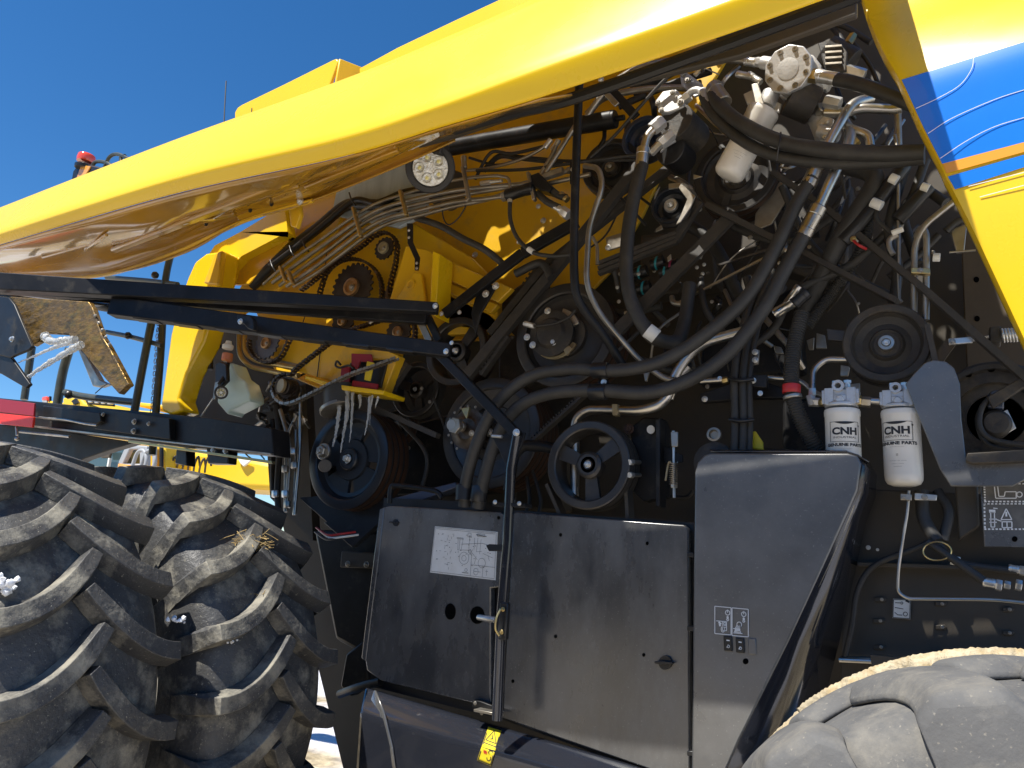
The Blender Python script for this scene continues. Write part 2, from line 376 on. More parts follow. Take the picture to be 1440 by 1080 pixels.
def lines(name, quad, segs, wid, m, y_off=-.004, parent=ROOT, dots=()):
    """flat print on a quad given by four points (tl,tr,br,bl)"""
    tl, tr, br, bl = quad; mb = MB(); nrm = (tr-tl).cross(bl-tl).normalized()
    if nrm.dot(CAM-tl) < 0: nrm = -nrm
    off = nrm*abs(y_off)
    def B(u, v): return (tl*(1-u)+tr*u)*(1-v)+(bl*(1-u)+br*u)*v+off
    for sg in segs:
        w = sg[4] if len(sg) > 4 else wid
        a, b = B(sg[0], sg[1]), B(sg[2], sg[3]); d = (b-a)
        if d.length < 1e-6: continue
        d.normalize(); s_ = d.cross(nrm)*w/2
        mb.add([a-s_, b-s_, b+s_, a+s_], [(0, 1, 2, 3)])
    for u, v, r in dots:
        c = B(u, v); ex = (tr-tl).normalized(); ez = nrm.cross(ex)
        mb.add([c+(ex*math.cos(k*math.pi/5)+ez*math.sin(k*math.pi/5))*r for k in range(10)], [tuple(range(10))])
    return build(mb, name, m, parent, 0, 0, fix=False)
def circ(cu, cv, ru, rv, n=14, a0=0, a1=2*math.pi):
    p = [(cu+ru*math.cos(a0+(a1-a0)*i/n), cv+rv*math.sin(a0+(a1-a0)*i/n)) for i in range(n+1)]
    return [(*p[i], *p[i+1]) for i in range(n)]
def rect(u0, v0, u1, v1): return [(u0, v0, u1, v0), (u1, v0, u1, v1), (u1, v1, u0, v1), (u0, v1, u0, v0)]
def text(body, loc, size, ex, ez, m, name='printed_text', parent=ROOT, cyl=None, xscale=1.0, bold=0.0):
    """lettering as a flat mesh; cyl=(centre,radius,angle) wraps it on an upright cylinder"""
    cu = bpy.data.curves.new('t', 'FONT'); cu.body = body; cu.size = size; cu.align_x = 'CENTER'; cu.align_y = 'CENTER'; cu.offset = bold
    cu.resolution_u = 3
    to = bpy.data.objects.new('t', cu); COL.objects.link(to); bpy.context.view_layer.update()
    me = bpy.data.meshes.new_from_object(to.evaluated_get(bpy.context.evaluated_depsgraph_get()))
    bpy.data.objects.remove(to); bpy.data.curves.remove(cu)
    if cyl:
        bm = bmesh.new(); bm.from_mesh(me); bmesh.ops.triangulate(bm, faces=bm.faces)
        bmesh.ops.subdivide_edges(bm, edges=[e for e in bm.edges if e.calc_length() > size*.2], cuts=2); bm.to_mesh(me); bm.free()
    for v in me.vertices:
        x, z = v.co.x*xscale, v.co.y
        if cyl:
            c, r, a0, ax = cyl   # ax: axis direction (up)
            side = Vector((ex)); nrm = side.cross(ax).normalized()
            a = a0+x/r
            v.co = c+ax*z+(side*math.sin(a)+nrm*math.cos(a))*(r+.0008)
        else: v.co = Vector(loc)+Vector(ex)*x+Vector(ez)*z
    me.materials.clear(); me.materials.append(MATS[m]); me.name = name
    return link(name, me, parent)

# ================================================================== GROUND
def ground():
    m = bpy.data.materials.new('ground_mat'); m.use_nodes = True; N = m.node_tree.nodes; L = m.node_tree.links; b = N['Principled BSDF']
    tc = N.new('ShaderNodeTexCoord')
    def noise(s, d=6):
        n = N.new('ShaderNodeTexNoise'); n.inputs['Scale'].default_value = s; n.inputs['Detail'].default_value = d; L.new(tc.outputs['Object'], n.inputs[0]); return n.outputs[0]
    r1 = N.new('ShaderNodeValToRGB'); L.new(noise(9, 10), r1.inputs[0])
    r1.color_ramp.elements[0].position = .35; r1.color_ramp.elements[0].color = (.22, .17, .10, 1)
    r1.color_ramp.elements[1].position = .62; r1.color_ramp.elements[1].color = (.52, .43, .28, 1)
    r2 = N.new('ShaderNodeMapRange'); r2.inputs[1].default_value = .50; r2.inputs[2].default_value = .56; L.new(noise(.35, 5), r2.inputs[0])
    mx = N.new('ShaderNodeMix'); mx.data_type = 'RGBA'; L.new(r2.outputs[0], mx.inputs[0]); L.new(r1.outputs[0], mx.inputs[6]); mx.inputs[7].default_value = (.60, .59, .62, 1)
    L.new(mx.outputs[2], b.inputs['Base Color']); b.inputs['Roughness'].default_value = .9
    bp = N.new('ShaderNodeBump'); bp.inputs['Strength'].default_value = .6; bp.inputs['Distance'].default_value = .05; L.new(noise(14), bp.inputs['Height']); L.new(bp.outputs[0], b.inputs['Normal'])
    MATS['ground'] = m
    rows = []
    xs = [-900, -300, -100, -60]+[-40+i*.8 for i in range(76)]+[40, 100, 300, 900]
    for i in xs:
        rows.append([Vector((i, j, .37+(math.sin(i*1.3)*math.cos(j*1.7)*.03+random.uniform(-.015, .015) if abs(i) < 45 and abs(j) < 45 else -.02))) for j in xs])
    o = build(MB().grid(rows), 'ground', 'ground', None, 0, 60); o['kind'] = 'structure'
ground()

# unseen dark shed added behind the camera; it shows only as the dark upper half of the doors' reflections
sh = thing('added_reflection_shed', 'long dark sheet metal shed added behind the camera to darken the door reflections', 'shed', (0, -15, .37))
mb = MB(); n_ = 160; rows = [[], []]
for i in range(n_+1):
    x = -24+48*i/n_; rows[0].append(Vector((x, (.04 if i % 2 else 0), 0))); rows[1].append(Vector((x, (.04 if i % 2 else 0), 4.6)))
o = build(mb.grid(rows), 'wall', 'dark_wall', sh, 0, 0, solid=.01)
build(MB().prism([Vector((-24, -5, 6.2)), Vector((24, -5, 6.2)), Vector((24, .5, 4.6)), Vector((-24, .5, 4.6))], (0, 0, .08)), 'roof', 'duct_grey', sh, 0)
for x in (-14, -2, 10): build(MB().bar((x-2, .12, 1.9), (x+2, .12, 1.9), .06, 3.6), 'sliding_door', 'duct_grey', sh, .01)

# ================================================================== WHEELS
def make_lug(R, W, side, drop, wt, wb, hgt, name, m, n=9, span0=-.02):
    mb = MB(); pts = []
    for i in range(n+1):
        t = i/n; h = span0+(W*1.02-span0)*t; ph = -drop*(1-(1-t)**2.1)
        cr = .022*(h/W)**2
        pts.append((h, ph, R-cr, R-hgt-cr*1.3))
    h, ph = W*1.07, -drop*1.03
    pts.append((h, ph, R-.075, R-hgt-.12)); pts.append((W*1.05, ph-.012, R-.19, R-.22))
    vs = []
    for i, (h, ph, rt, rb) in enumerate(pts):
        a, b = pts[max(i-1, 0)], pts[min(i+1, len(pts)-1)]
        dh, dp = b[0]-a[0], (b[1]-a[1])*R
        if i >= n: dh, dp = pts[n][0]-pts[n-1][0], (pts[n][1]-pts[n-1][1])*R
        l = math.hypot(dh, dp); nh, np_ = -dp/l, dh/l
        k = 1.0 if i > 1 else (.80 if i == 0 else .97)
        wide = wt*(1+.25*i/len(pts)); wbase = wb*(1+.25*i/len(pts))
        for sgn, w_, r_ in ((-1, wbase, rb), (-1, wide, rt), (1, wide, rt), (1, wbase, rb)):
            hh = h+sgn*nh*w_/2*k; pp = ph+sgn*np_*w_/2*k/R
            vs.append(Vector((math.cos(pp)*r_, -hh*side, math.sin(pp)*r_)))
    fs = []
    for i in range(len(pts)-1):
        o, p = i*4, i*4+4
        for k in range(4):
            k2 = (k+1) % 4; fs.append((o+k, o+k2, p+k2, p+k))
    fs += [(0, 1, 2, 3), tuple(len(vs)-4+k for k in (3, 2, 1, 0))]
    mb.add(vs, fs)
    o = build(mb, name, m, None, .011 if m == 'tyre_rubber' else .024, 50, seg=4); return o
def wheel(name, c, R, W, nl, drop, wt, wb, hgt, m='tyre_rubber', rot0=0.0, label=None, rim_r=.52):
    prof = [(R*rim_r, W*.80), (R*rim_r+.03, W*.86), (R-.30, W*1.0), (R-.20, W*1.04), (R-.13, W*1.0), (R-hgt-.045, W*.95), (R-hgt-.018, W*.84), (R-hgt-.006, W*.55), (R-hgt, 0)]
    prof = prof+[(r, -h) for r, h in prof[-2::-1]]
    mb = MB().lathe((0, 0, 0), prof, 120, caps=False)
    o = build(mb, name, m, ROOT, 0, 50, label); o.location = c
    rp = [(R*rim_r+.02, W*.84), (R*rim_r+.02, W*.80), (R*rim_r-.03, W*.72), (R*rim_r-.05, W*.2), (R*.30, W*.05), (R*.12, W*.10), (.001, W*.10)]
    q = build(MB().lathe((0, 0, 0), rp, 64, caps=False), 'rim', 'rim_paint', o, 0, 40, solid=.012)
    q2 = build(MB().lathe((0, 0, 0), [(R*rim_r+.02, -W*.84), (R*rim_r+.02, -W*.80), (R*rim_r-.03, -W*.72), (R*rim_r-.05, W*.2)], 64, caps=False), 'rim_flange', 'rim_paint', o, 0, 40, solid=.012)
    for side in (1, -1):
        lug = make_lug(R, W, side, drop, wt, wb, hgt, 'tread_lug', m)
        for k in range(nl):
            l = lug if k == 0 else lug.copy()
            if k: COL.objects.link(l)
            l.parent = o
            l.rotation_euler = (0, -(rot0+2*math.pi*(k+(.5 if side < 0 else 0))/nl), 0)
    return o
RF = .745; GZ = .37
wheel('front_wheel', (-1.775-RF, -1.10, 1.12), RF, .235, 23, .23, .040, .060, .052, rot0=.10, rim_r=.60)
wheel('front_wheel', (-1.775-RF, -.485, 1.12), RF, .235, 23, .23, .040, .060, .052, rot0=.02, rim_r=.60)
RR = .565; RX, RY, RZ = .10, -.80, .937
wheel('rear_wheel', (RX, RY, RZ), RR, .26, 13, .30, .075, .15, .032, m='tyre_grey', rot0=.12, rim_r=.5, label='muddy grey rear tyre with worn lugs')
# dried mud along the rear tyre's shoulder lugs
def mud_strip(name, a0, a1, y, R, w, n=150, jag=.02):
    rows = [[], [], []]; jj = 0
    for i in range(n+1):
        a = a0+(a1-a0)*i/n; jj = .8*jj+.2*random.uniform(-.6, 2.2); j = max(0, jj)*jag*random.uniform(.85, 1.1)
        e = min(1, 6*min(i/n, 1-i/n)+.1)*(.35+.65*abs(math.sin(i*.21+a0*9)*math.sin(i*.083+1)))
        c = Vector((RX, 0, RZ)); d = Vector((math.cos(a), 0, math.sin(a)))
        rows[0].append(c+d*(R-.004)+Vector((0, y+w*.5*e, 0)))
        rows[1].append(c+d*(R+.007+random.uniform(-.001, .002))+Vector((0, y, 0)))
        rows[2].append(c+d*(R-.003-j*.3)+Vector((0, y-(w*.5+j)*e, 0)))
    return build(MB().grid(rows), name, 'mud', ROOT, 0, 60, solid=.005)
mud_strip('mud_crust', 1.35, 2.6, -.575, RR-.022, .007, jag=.02)
mud_strip('mud_crust', 1.25, 2.3, -.70, RR-.002, .016, jag=.05)
mud_strip('mud_crust', 1.9, 2.5, -.64, RR-.006, .014, jag=.03, n=60)

# ================================================================== LIFTED SIDE PANEL
def side_panel():
    # picture rows of the panel skin: (pixel polyline, depth)
    rows = [
        ([(-80, 325), (0, 293), (240, 200), (480, 114), (620, 57), (760, -4), (1000, -115), (1210, -215)], -.76),
        ([(-80, 338), (0, 308), (240, 222), (480, 146), (620, 94), (760, 38), (1000, -66), (1210, -160)], -.835),
        ([(-80, 350), (0, 321), (240, 241), (480, 178), (620, 130), (760, 78), (1000, -12), (1210, -92)], -.885),
        ([(-80, 355), (0, 327), (240, 250), (480, 190), (620, 145), (760, 94), (1000, 8), (1210, -72)], -.897),
        ([(-80, 359), (0, 332), (240, 257), (480, 199), (620, 154), (760, 104), (1000, 20), (1210, -58)], -.895),
        ([(-80, 368), (0, 344), (240, 274), (480, 221), (620, 179), (760, 137), (1000, 56), (1210, -19)], -.872),
    ]
    G = []
    for pl, y in rows: G.append(catmull(PP(pl, y), 10))
    # smooth down the rows too
    cols = [catmull([G[i][j] for i in range(len(G))], 5) for j in range(len(G[0]))]
    rr = [[cols[j][i] for j in range(len(cols))] for i in range(len(cols[0]))]
    top = rr[0]
    o = build(MB().grid(rr), 'lifted_side_panel', 'yellow_paint', ROOT, 0, 60, solid=.006)
    # unseen hood added for shade; its invented slots let the sun through in places
    nr, nc = 110, 300; ext = []
    for j in range(nc+1):
        f = (len(top)-1)*j/nc; i = min(int(f), len(top)-2); ext.append(top[i].lerp(top[i+1], f-i)+Vector((0, .01, .0)))
    slots = [([(262, 400), (270, 372), (300, 325), (404, 280), (406, 332), (345, 366), (326, 380), (314, 420), (285, 500), (262, 590), (220, 590)], -.06), ([(678, 348), (692, 315), (703, 322), (748, 297), (714, 325), (700, 332), (705, 356)], .48), ([(690, 388), (708, 362), (735, 348), (790, 292), (748, 348), (708, 392)], .48),  # outlines of the sun patches the slots are shaped to throw
             ([(620, 215), (640, 185), (700, 172), (760, 172), (740, 200), (640, 216)], .04),
             ([(1048, 75), (1100, 40), (1175, 42), (1215, 90), (1262, 128), (1190, 150), (1120, 160), (1060, 130)], -.05),
             ([(835, 130), (900, 96), (1050, 76), (1050, 100), (900, 116), (842, 150)], .0), ([(916, 140), (935, 122), (1005, 118), (1020, 140), (960, 160), (940, 200), (920, 205)], -.02),
             ([(1040, 145), (1090, 150), (1085, 178), (1050, 170)], -.02), ([(930, 262), (950, 252), (978, 275), (962, 312), (950, 314), (960, 285), (940, 280)], .03), ([(850, 330), (880, 325), (876, 350), (852, 352)], .04)]
    from mathutils import noise
    def sdist(x, y, poly):      # signed distance to a polygon, negative inside
        c = False; n = len(poly); best = 1e9
        for i in range(n):
            (x1, y1), (x2, y2) = poly[i], poly[(i+1) % n]
            if (y1 > y) != (y2 > y) and x < (x2-x1)*(y-y1)/(y2-y1)+x1: c = not c
            dx, dy = x2-x1, y2-y1; t = max(0, min(1, ((x-x1)*dx+(y-y1)*dy)/(dx*dx+dy*dy+1e-9)))
            best = min(best, math.hypot(x-x1-t*dx, y-y1-t*dy))
        return -best if c else best
    def field(p):               # > 0 where there is sheet, < 0 in a slot
        f = 20.0
        for poly, yp in slots:
            q = p-SUN*((p.y-yp)/SUN.y); d = q-CAM; w = d.dot(CF); x, y = 720+FPX*d.dot(CR)/w, 540-FPX*d.dot(CU)/w
            if abs(x-poly[0][0]) < 330 and abs(y-poly[0][1]) < 330: f = min(f, sdist(x, y, poly)+3*noise.noise(Vector((x*.09, y*.09, 1))))
        q = p-SUN*(p.y/SUN.y); d = q-CAM; w = d.dot(CF); x, y = 720+FPX*d.dot(CR)/w, 540-FPX*d.dot(CU)/w
        if 840 < x < 1310 and y < 360:
            f = min(f, 40*(.36+max(0, (y-120))*.0012+max(0, 870-x)*.02+max(0, x-1180)*.02-noise.noise(Vector((x*.028, y*.028, 3.3)))))
        return f
    hood = [[p+Vector((0, 1, .72))*(1.3*i/nr) for p in ext] for i in range(nr+1)]
    mb = MB(); vs = [p for r in hood for p in r]; F_ = [field(p) for p in vs]; fs = []; cut = {}
    def edge(a, b):
        k = (min(a, b), max(a, b))
        if k not in cut:
            t = F_[a]/(F_[a]-F_[b]); cut[k] = len(vs); vs.append(vs[a].lerp(vs[b], t))
        return cut[k]
    for i in range(nr):
        for j in range(nc):
            a, b = i*(nc+1)+j, (i+1)*(nc+1)+j; q = (a, a+1, b+1, b); poly = []
            for k in range(4):
                u, v = q[k], q[(k+1) % 4]
                if F_[u] > 0: poly.append(u)
                if (F_[u] > 0) != (F_[v] > 0): poly.append(edge(u, v))
            if len(poly) > 2: fs.append(tuple(poly))
    mb.add(vs, fs); build(mb, 'shade_hood', 'yellow_dusty', o, 0, 0)
    # underside: inner skin and flange
    low = rr[-1]
    und = [
        ([(-80, 372), (0, 350), (240, 283), (480, 226), (620, 184), (760, 143), (1000, 62), (1210, -12)], -.84),
        ([(-80, 385), (0, 366), (180, 328), (300, 292), (420, 262), (560, 206), (640, 184), (800, 138)], -.74),
        ([(-80, 398), (0, 379), (150, 360), (260, 325), (350, 292), (430, 272), (560, 215), (640, 186)], -.60),
        ([(-80, 408), (0, 386), (150, 378), (250, 345), (350, 300), (430, 280), (560, 226), (640, 192)], -.55),
        ([(-80, 412), (0, 392), (150, 386), (260, 356), (340, 312), (430, 286), (560, 234), (640, 198)], -.565),
    ]
    G = [catmull(PP(pl, y), 6) for pl, y in und]
    m_ = len(G[0])
    G[0] = [low[min(int(50*k/(m_-1)), len(low)-1)]+Vector((0, .004, -.001)) for k in range(m_)]
    for i, g in enumerate(G[1:3]):
        for j, p in enumerate(g): p.z += math.sin(j*1.3+i*2)*.004; p.y += math.sin(j*.43+i)*.012
    cols = [catmull([G[i][j] for i in range(len(G))], 4) for j in range(len(G[0]))]
    rr2 = [[cols[j][i] for j in range(len(cols))] for i in range(len(cols[0]))]
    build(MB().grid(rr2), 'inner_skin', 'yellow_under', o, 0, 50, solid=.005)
    # stiffening ribs and folded flange
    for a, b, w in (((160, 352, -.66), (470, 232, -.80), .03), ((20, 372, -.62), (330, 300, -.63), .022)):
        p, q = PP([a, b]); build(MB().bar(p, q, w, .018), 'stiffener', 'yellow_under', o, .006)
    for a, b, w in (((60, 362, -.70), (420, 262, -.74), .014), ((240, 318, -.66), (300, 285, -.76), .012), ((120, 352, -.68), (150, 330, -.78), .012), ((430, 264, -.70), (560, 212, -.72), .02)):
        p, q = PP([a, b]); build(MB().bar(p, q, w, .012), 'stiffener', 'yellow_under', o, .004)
    plate('pressed_pocket', [(228, 312), (246, 292), (262, 288), (274, 300), (276, 310), (258, 316)], -.72, .006, 'steel_tube', .003, o)
    build(MB().tube(catmull(PP([(300, 308, -.70), (318, 296, -.72), (326, 276, -.76)]), 8), .0016, 6), 'wire_clip', 'steel_tube', o)
    build(MB().tube(catmull(PP([(60, 392, -.56), (150, 386, -.56), (250, 354, -.56), (345, 310, -.56), (440, 282, -.56)]), 6), .008, 8), 'folded_edge', 'yellow_dusty', o, 0)
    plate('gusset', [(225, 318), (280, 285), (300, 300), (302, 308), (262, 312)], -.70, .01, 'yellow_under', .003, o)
    for a in ((255, 322), (290, 315), (382, 287), (352, 296)): bolt(a[0], a[1], -.60, 3, 'plastic_black', o)
    plate('hinge_strip', [(330, 300), (415, 278), (420, 284), (412, 292), (335, 309)], -.56, .012, 'yellow_dusty', .002, o)
    plate('latch_bracket', [(404, 282), (420, 284), (422, 300), (416, 320), (409, 318)], -.5, .02, 'yellow_dusty', .003, o)
    bolt(422, 283, -.57, 5, 'zinc', o)
    # black seal on the inner side of the right part
    q = catmull(PP([(640, 183, -.72), (720, 160, -.72), (800, 140, -.72), (960, 84, -.72), (1210, -8, -.72)]), 6)
    build(MB().tube(q, .016, 8), 'rubber_seal', 'plastic_black', o, 0)
    plate('torn_liner', [(585, 205), (640, 172), (720, 150), (815, 128), (960, 84), (1100, 30), (1205, 0), (1205, 20), (1040, 78), (880, 118), (800, 140), (700, 170), (640, 190)], -.60, .02, 'dark_wall', .004, o)
    return o
side_panel()

# ================================================================== UPPER BODY BEHIND THE PANEL
plate('tank_side', [(505, 96), (560, 66), (640, 28), (760, -28), (900, -100), (900, 40), (600, 110), (507, 150)], .15, .03, 'yellow_paint', .006)
box = build(MB().prism(PP([(330, 190), (330, 158), (334, 151), (340, 147), (400, 118), (468, 84), (473, 82), (476, 85), (464, 118), (463, 160)], .10), (0, .02, 0)), 'tank_box', 'yellow_paint', ROOT, .006)
build(MB().prism([P(476, 83, .10), P(463, 160, .10), P(463, 160, .10)+Vector((.30, .42, 0)), P(476, 83, .10)+Vector((.30, .42, -.04))], (.01, 0, 0)), 'box_end', 'yellow_paint', box, .003)
build(MB().tube([P(354, 152, .098), P(352, 182, .098)], .0025, 6), 'panel_seam', 'print_black', box)
hose('antenna', [(314.5, 185, .4), (316, 150, .4), (318, 114, .4)], .9, m='print_black', straight=True, seg=6)
# warning beacon and grab rails on the cab roof
bc = build(MB().lathe(P(119, 238, .2), [(.060, 0), (.062, .02), (.05, .03)], 32, (.1, 0, 1)), 'beacon_base', 'plastic_black', ROOT, 0)
build(MB().lathe(P(120, 228, .2), [(.001, -.0), (.052, 0), (.055, .02), (.052, .045), (.045, .052), (.001, .053)], 32, (.1, 0, 1), False), 'warning_lamp', 'beacon_red', bc, 0, 50)
plate('roof_marker_housing', [(98, 262), (102, 240), (112, 228), (130, 232), (152, 236), (150, 250), (120, 262)], .18, .12, 'plastic_black', .012)
plate('side_marker_lamp', [(106, 254), (114, 231), (127, 234), (118, 250)], .172, .01, 'amber', .004)
for a in ([(128, 240), (134, 228), (150, 229), (162, 238)], [(146, 238), (154, 221), (166, 217), (186, 226)], [(172, 240), (170, 222), (176, 219)]):
    hose('grab_rail', a, 2.6, .2, 'rail_green', seg=10)

# ================================================================== BACKGROUND WALLS OF THE MACHINE BODY
plate('inner_bulkhead', [(380, 440), (560, 470), (700, 400), (800, 330), (900, 250), (1040, 40), (1250, -60), (1520, -60), (1520, 1150), (500, 1150), (388, 700)], .62, .03, 'dark_wall', 0)
plate('right_frame_panel', [(1350, 300), (1520, 300), (1520, 560), (1362, 560), (1356, 450)], .42, .02, 'brown_wall', .004)
plate('side_wall_panel', [(430, 470), (455, 360), (470, 300), (500, 210), (560, 150), (700, 60), (900, 0), (1060, 20), (950, 200), (905, 300), (860, 380), (820, 420), (745, 470), (700, 480)], .48, .02, 'yellow_dusty', .004)
plate('lower_frame_wall', [(1190, 700), (1230, 688), (1520, 700), (1520, 1000), (1180, 1000)], .12, .03, 'dark_wall', .004)
plate('frame_flange', [(1205, 790), (1520, 800), (1520, 806), (1205, 796)], .07, .05, 'dark_wall', .002)
plate('frame_flange', [(1180, 924), (1520, 930), (1520, 936), (1180, 930)], .05, .05, 'steel_dull', .002)
plate('box_section', [(1340, 640), (1374, 660), (1378, 740), (1348, 760), (1344, 700)], .03, .06, 'dark_wall', .006)
for px, py in ((1238, 843), (1236, 873), (1237, 910), (1323, 849), (1323, 882), (1322, 918), (1418, 857), (1418, 890)):
    plate('slot_boss', [(px-8, py-3), (px+5, py-4), (px+9, py), (px+5, py+4), (px-8, py+3)], .112, .008, 'dark_wall', .002)
    bolt(px+2, py, .108, 2.2, 'steel_dull')
# dull shapes deep inside, between the pulleys
deep = [((560, 600), (640, 580), (690, 690), (540, 700)), ((700, 420), (760, 380), (800, 520), (700, 560)), ((900, 330), (1000, 320), (1010, 400), (900, 420)),
        ((990, 470), (1120, 400), (1130, 520), (980, 540)), ((1080, 250), (1200, 260), (1190, 400), (1100, 380)), ((740, 600), (800, 610), (790, 720), (720, 715)),
        ((1100, 560), (1200, 560), (1200, 640), (1100, 640)), ((500, 520), (560, 520), (600, 600), (530, 610))]
for i, q in enumerate(deep): plate('inner_housing', q, .40+.02*(i % 3), .1, ['black_paint', 'cast_dark', 'dark_wall'][i % 3], .012)

# ================================================================== YELLOW FEEDER AND CAB SIDE
cabp = plate('front_side_cover', [(290, 356), (274, 368), (264, 390), (250, 430), (240, 470), (226, 568), (228, 578), (240, 584), (257, 577), (251, 560), (262, 525), (286, 480), (300, 430), (316, 352)], -.10, .10, 'yellow_paint', .012)
plate('front_side_cover', [(292, 360), (302, 345), (338, 326), (400, 288), (405, 330), (405, 326), (340, 360), (326, 375), (318, 400), (300, 440), (290, 470), (280, 480), (284, 430)], -.02, .05, 'yellow_paint', .006)
plate('recess_panel', [(316, 400), (324, 366), (345, 352), (402, 326), (408, 336), (400, 345), (350, 400)], .03, .02, 'yellow_dusty', .004)
plate('recess_edge', [(286, 398), (302, 356), (312, 352), (306, 400)], -.12, .03, 'yellow_dusty', .006)
plate('feeder_side_plate', [(404, 290), (478, 236), (500, 250), (470, 330), (400, 400), (300, 470), (340, 400)], .10, .02, 'yellow_dusty', .004)
plate('feeder_side_plate', [(400, 330), (470, 300), (560, 300), (660, 360), (700, 400), (700, 470), (640, 470), (560, 470), (560, 500), (500, 545), (470, 556), (385, 520), (378, 500), (360, 440)], .20, .04, 'yellow_dusty', .006)
plate('lower_bracket_plate', [(380, 495), (430, 465), (520, 480), (560, 500), (540, 552), (478, 540), (430, 525), (388, 515)], .06, .05, 'yellow_dusty', .004)
plate('lower_lip', [(430, 528), (470, 540), (540, 549), (538, 555), (470, 547), (428, 533)], -.02, .14, 'yellow_paint', .003)
plate('cab_side_sheet', [(478, 243), (490, 236), (560, 198), (600, 185), (600, 300), (560, 320), (466, 302)], .085, .02, 'sheet_blue', .004)
plate('corner_post', [(463, 262), (480, 240), (486, 238), (470, 300), (440, 330), (430, 325)], .26, .03, 'yellow_dusty', .004)
# black elbow duct
hose('air_duct', [(520, 310, .25), (522, 275, .22), (545, 250, .2), (590, 250, .18), (640, 270, .2)], 26, m='duct_grey', seg=24)
sleeve('duct_collar', (505, 292, .16), (528, 270, .16), 20, 'duct_grey', lip=False)
# yellow box frame at the feeder head
bf = plate('box_frame', [(570, 345), (600, 350), (610, 356), (612, 430), (585, 440), (545, 430)], .06, .05, 'yellow_dusty', .006)
plate('box_flange', [(608, 352), (618, 357), (612, 445), (604, 440)], .0, .1, 'yellow_paint', .004)
for i, q in enumerate([((612, 358), (720, 405), (700, 425), (612, 385)), ((612, 388), (700, 428), (690, 440), (612, 402)), ((612, 405), (690, 442), (720, 470), (640, 460), (612, 440))]):
    plate('box_rib', q, .12+.04*i, .03, 'yellow_dusty', .005)
plate('gusset_plate', [(545, 437), (582, 382), (592, 384), (600, 440)], .03, .02, 'yellow_dusty', .005)
build(MB().lathe(P(577, 400, .028), [(.022, -.01), (.024, .003), (.016, .003), (.012, -.01)], 28), 'gusset_boss', 'yellow_dusty', bf, 0)
for i, (a, b) in enumerate((((330, 372), (336, 366)), ((372, 373), (378, 368)), ((347, 396), (352, 392)))): bolt(a[0], a[1], .09, 3.5, 'plastic_black')
for q in ([(460, 352), (452, 420)], [(452, 480), (446, 530)], [(430, 442), (420, 470)]): hose('panel_seam', q, .7, .055 if q[0][1] > 430 else .195, 'print_black', straight=True, seg=5)
for a, r in (((668, 358), 4), ((693, 384), 3.5), ((730, 340), 3.5), ((757, 290), 3.5), ((764, 310), 4), ((700, 200), 2)): bolt(a[0], a[1], .46, r, 'zinc')

# ================================================================== BIG PULLEYS (z-order from the back)
pulley(857, 233, .22, 42, 'disc', 'pulley_iron', .05, 1, 'belt_rubber', 'steel_dull', .2)
pulley(905, 192, .20, 33, 'disc', 'dark_blue_part', .05, 1, 'belt_rubber', 'dark_blue_part', .2)
pulley(583, 547, .26, 40, 'spokes', 'pulley_iron', .05, 1, 'belt_rubber', 'rust_groove', .2, n=3, rot=-1.4)
pulley(556, 598, .30, 26, 'disc', 'pulley_iron', .05, 2, 'rust_groove', 'steel_dull', .25)
pulley(640, 493, .16, 50, 'spokes', 'pulley_iron', .09, 3, 'rust_groove', 'tan_ring', .22, n=3, rot=.9)
pulley(488, 645, .02, 71, 'holes', 'pulley_blue', .14, 4, 'rust_groove', 'pulley_blue', .22, nbolts=0, n=5, rot=.4)
pulley(688, 608, .14, 79, 'ribbed', 'pulley_iron', .16, 5, 'rust_groove', 'chain_steel', .18, nbolts=0)
pulley(792, 470, .12, 76, 'disc', 'pulley_iron', .16, 4, 'rust_groove', 'cast_dark', .42, nbolts=5)
pulley(1033, 245, .16, 58, 'disc', 'pulley_iron', .10, 3, 'rust_groove', 'steel_dull', .2)
pulley(942, 287, .06, 28, 'disc', 'pulley_blue', .04, 1, 'belt_rubber', 'zinc', .36)
pulley(826, 653, -.05, 63, 'spokes', 'pulley_iron', .085, 2, 'belt_rubber', 'bronze_hub', .20, n=3, rot=-1.45)
pulley(1246, 481, .00, 57, 'disc', 'cast_dark', .07, 2, 'belt_rubber', 'steel_dull', .20)
sm = plate('tensioner_arm', [(1162, 462), (1192, 465), (1192, 480), (1164, 478)], .02, .012, 'pulley_iron', .002)
# crank boss on the big blue pulley
bolt(455, 635, .0, 11, 'steel_dull'); sleeve('boss', (457, 655, .03), (457, 655, -.03), 9, 'pulley_iron', lip=False)
# hub detail on the wide centre pulley
hubp = build(MB().lathe(P(777, 470, .10), [(.085, -.01), (.088, .012), (.06, .016), (.05, .03), (.03, .034), (.001, .034)], 40), 'hub_plate', 'cast_dark', ROOT, 0)
build(MB().sector(P(783, 470, .118), .074, .098, -2.2, -.5, 0, .012, 14), 'brake_ring', 'tan_ring', hubp, .002)
build(MB().sector(P(783, 470, .118), .074, .098, .3, 1.3, 0, .012, 10), 'brake_ring', 'steel_dull', hubp, .002)
for a in ((770, 437), (741, 474), (778, 481), (749, 485)): bolt(a[0], a[1], .075, 4.6, 'zinc', hubp)
plate('hub_clip', [(792, 492), (800, 485), (805, 490), (797, 500)], .07, .01, 'tan_ring', .002)
hose('grease_line', [(744, 458, .05), (758, 458, .04), (780, 455, .03), (800, 446, .03), (809, 436, .03)], 1.9, m='rubber_hose')
sleeve('line_fitting', (737, 455, .05), (752, 459, .05), 4, 'zinc', hexa=True)
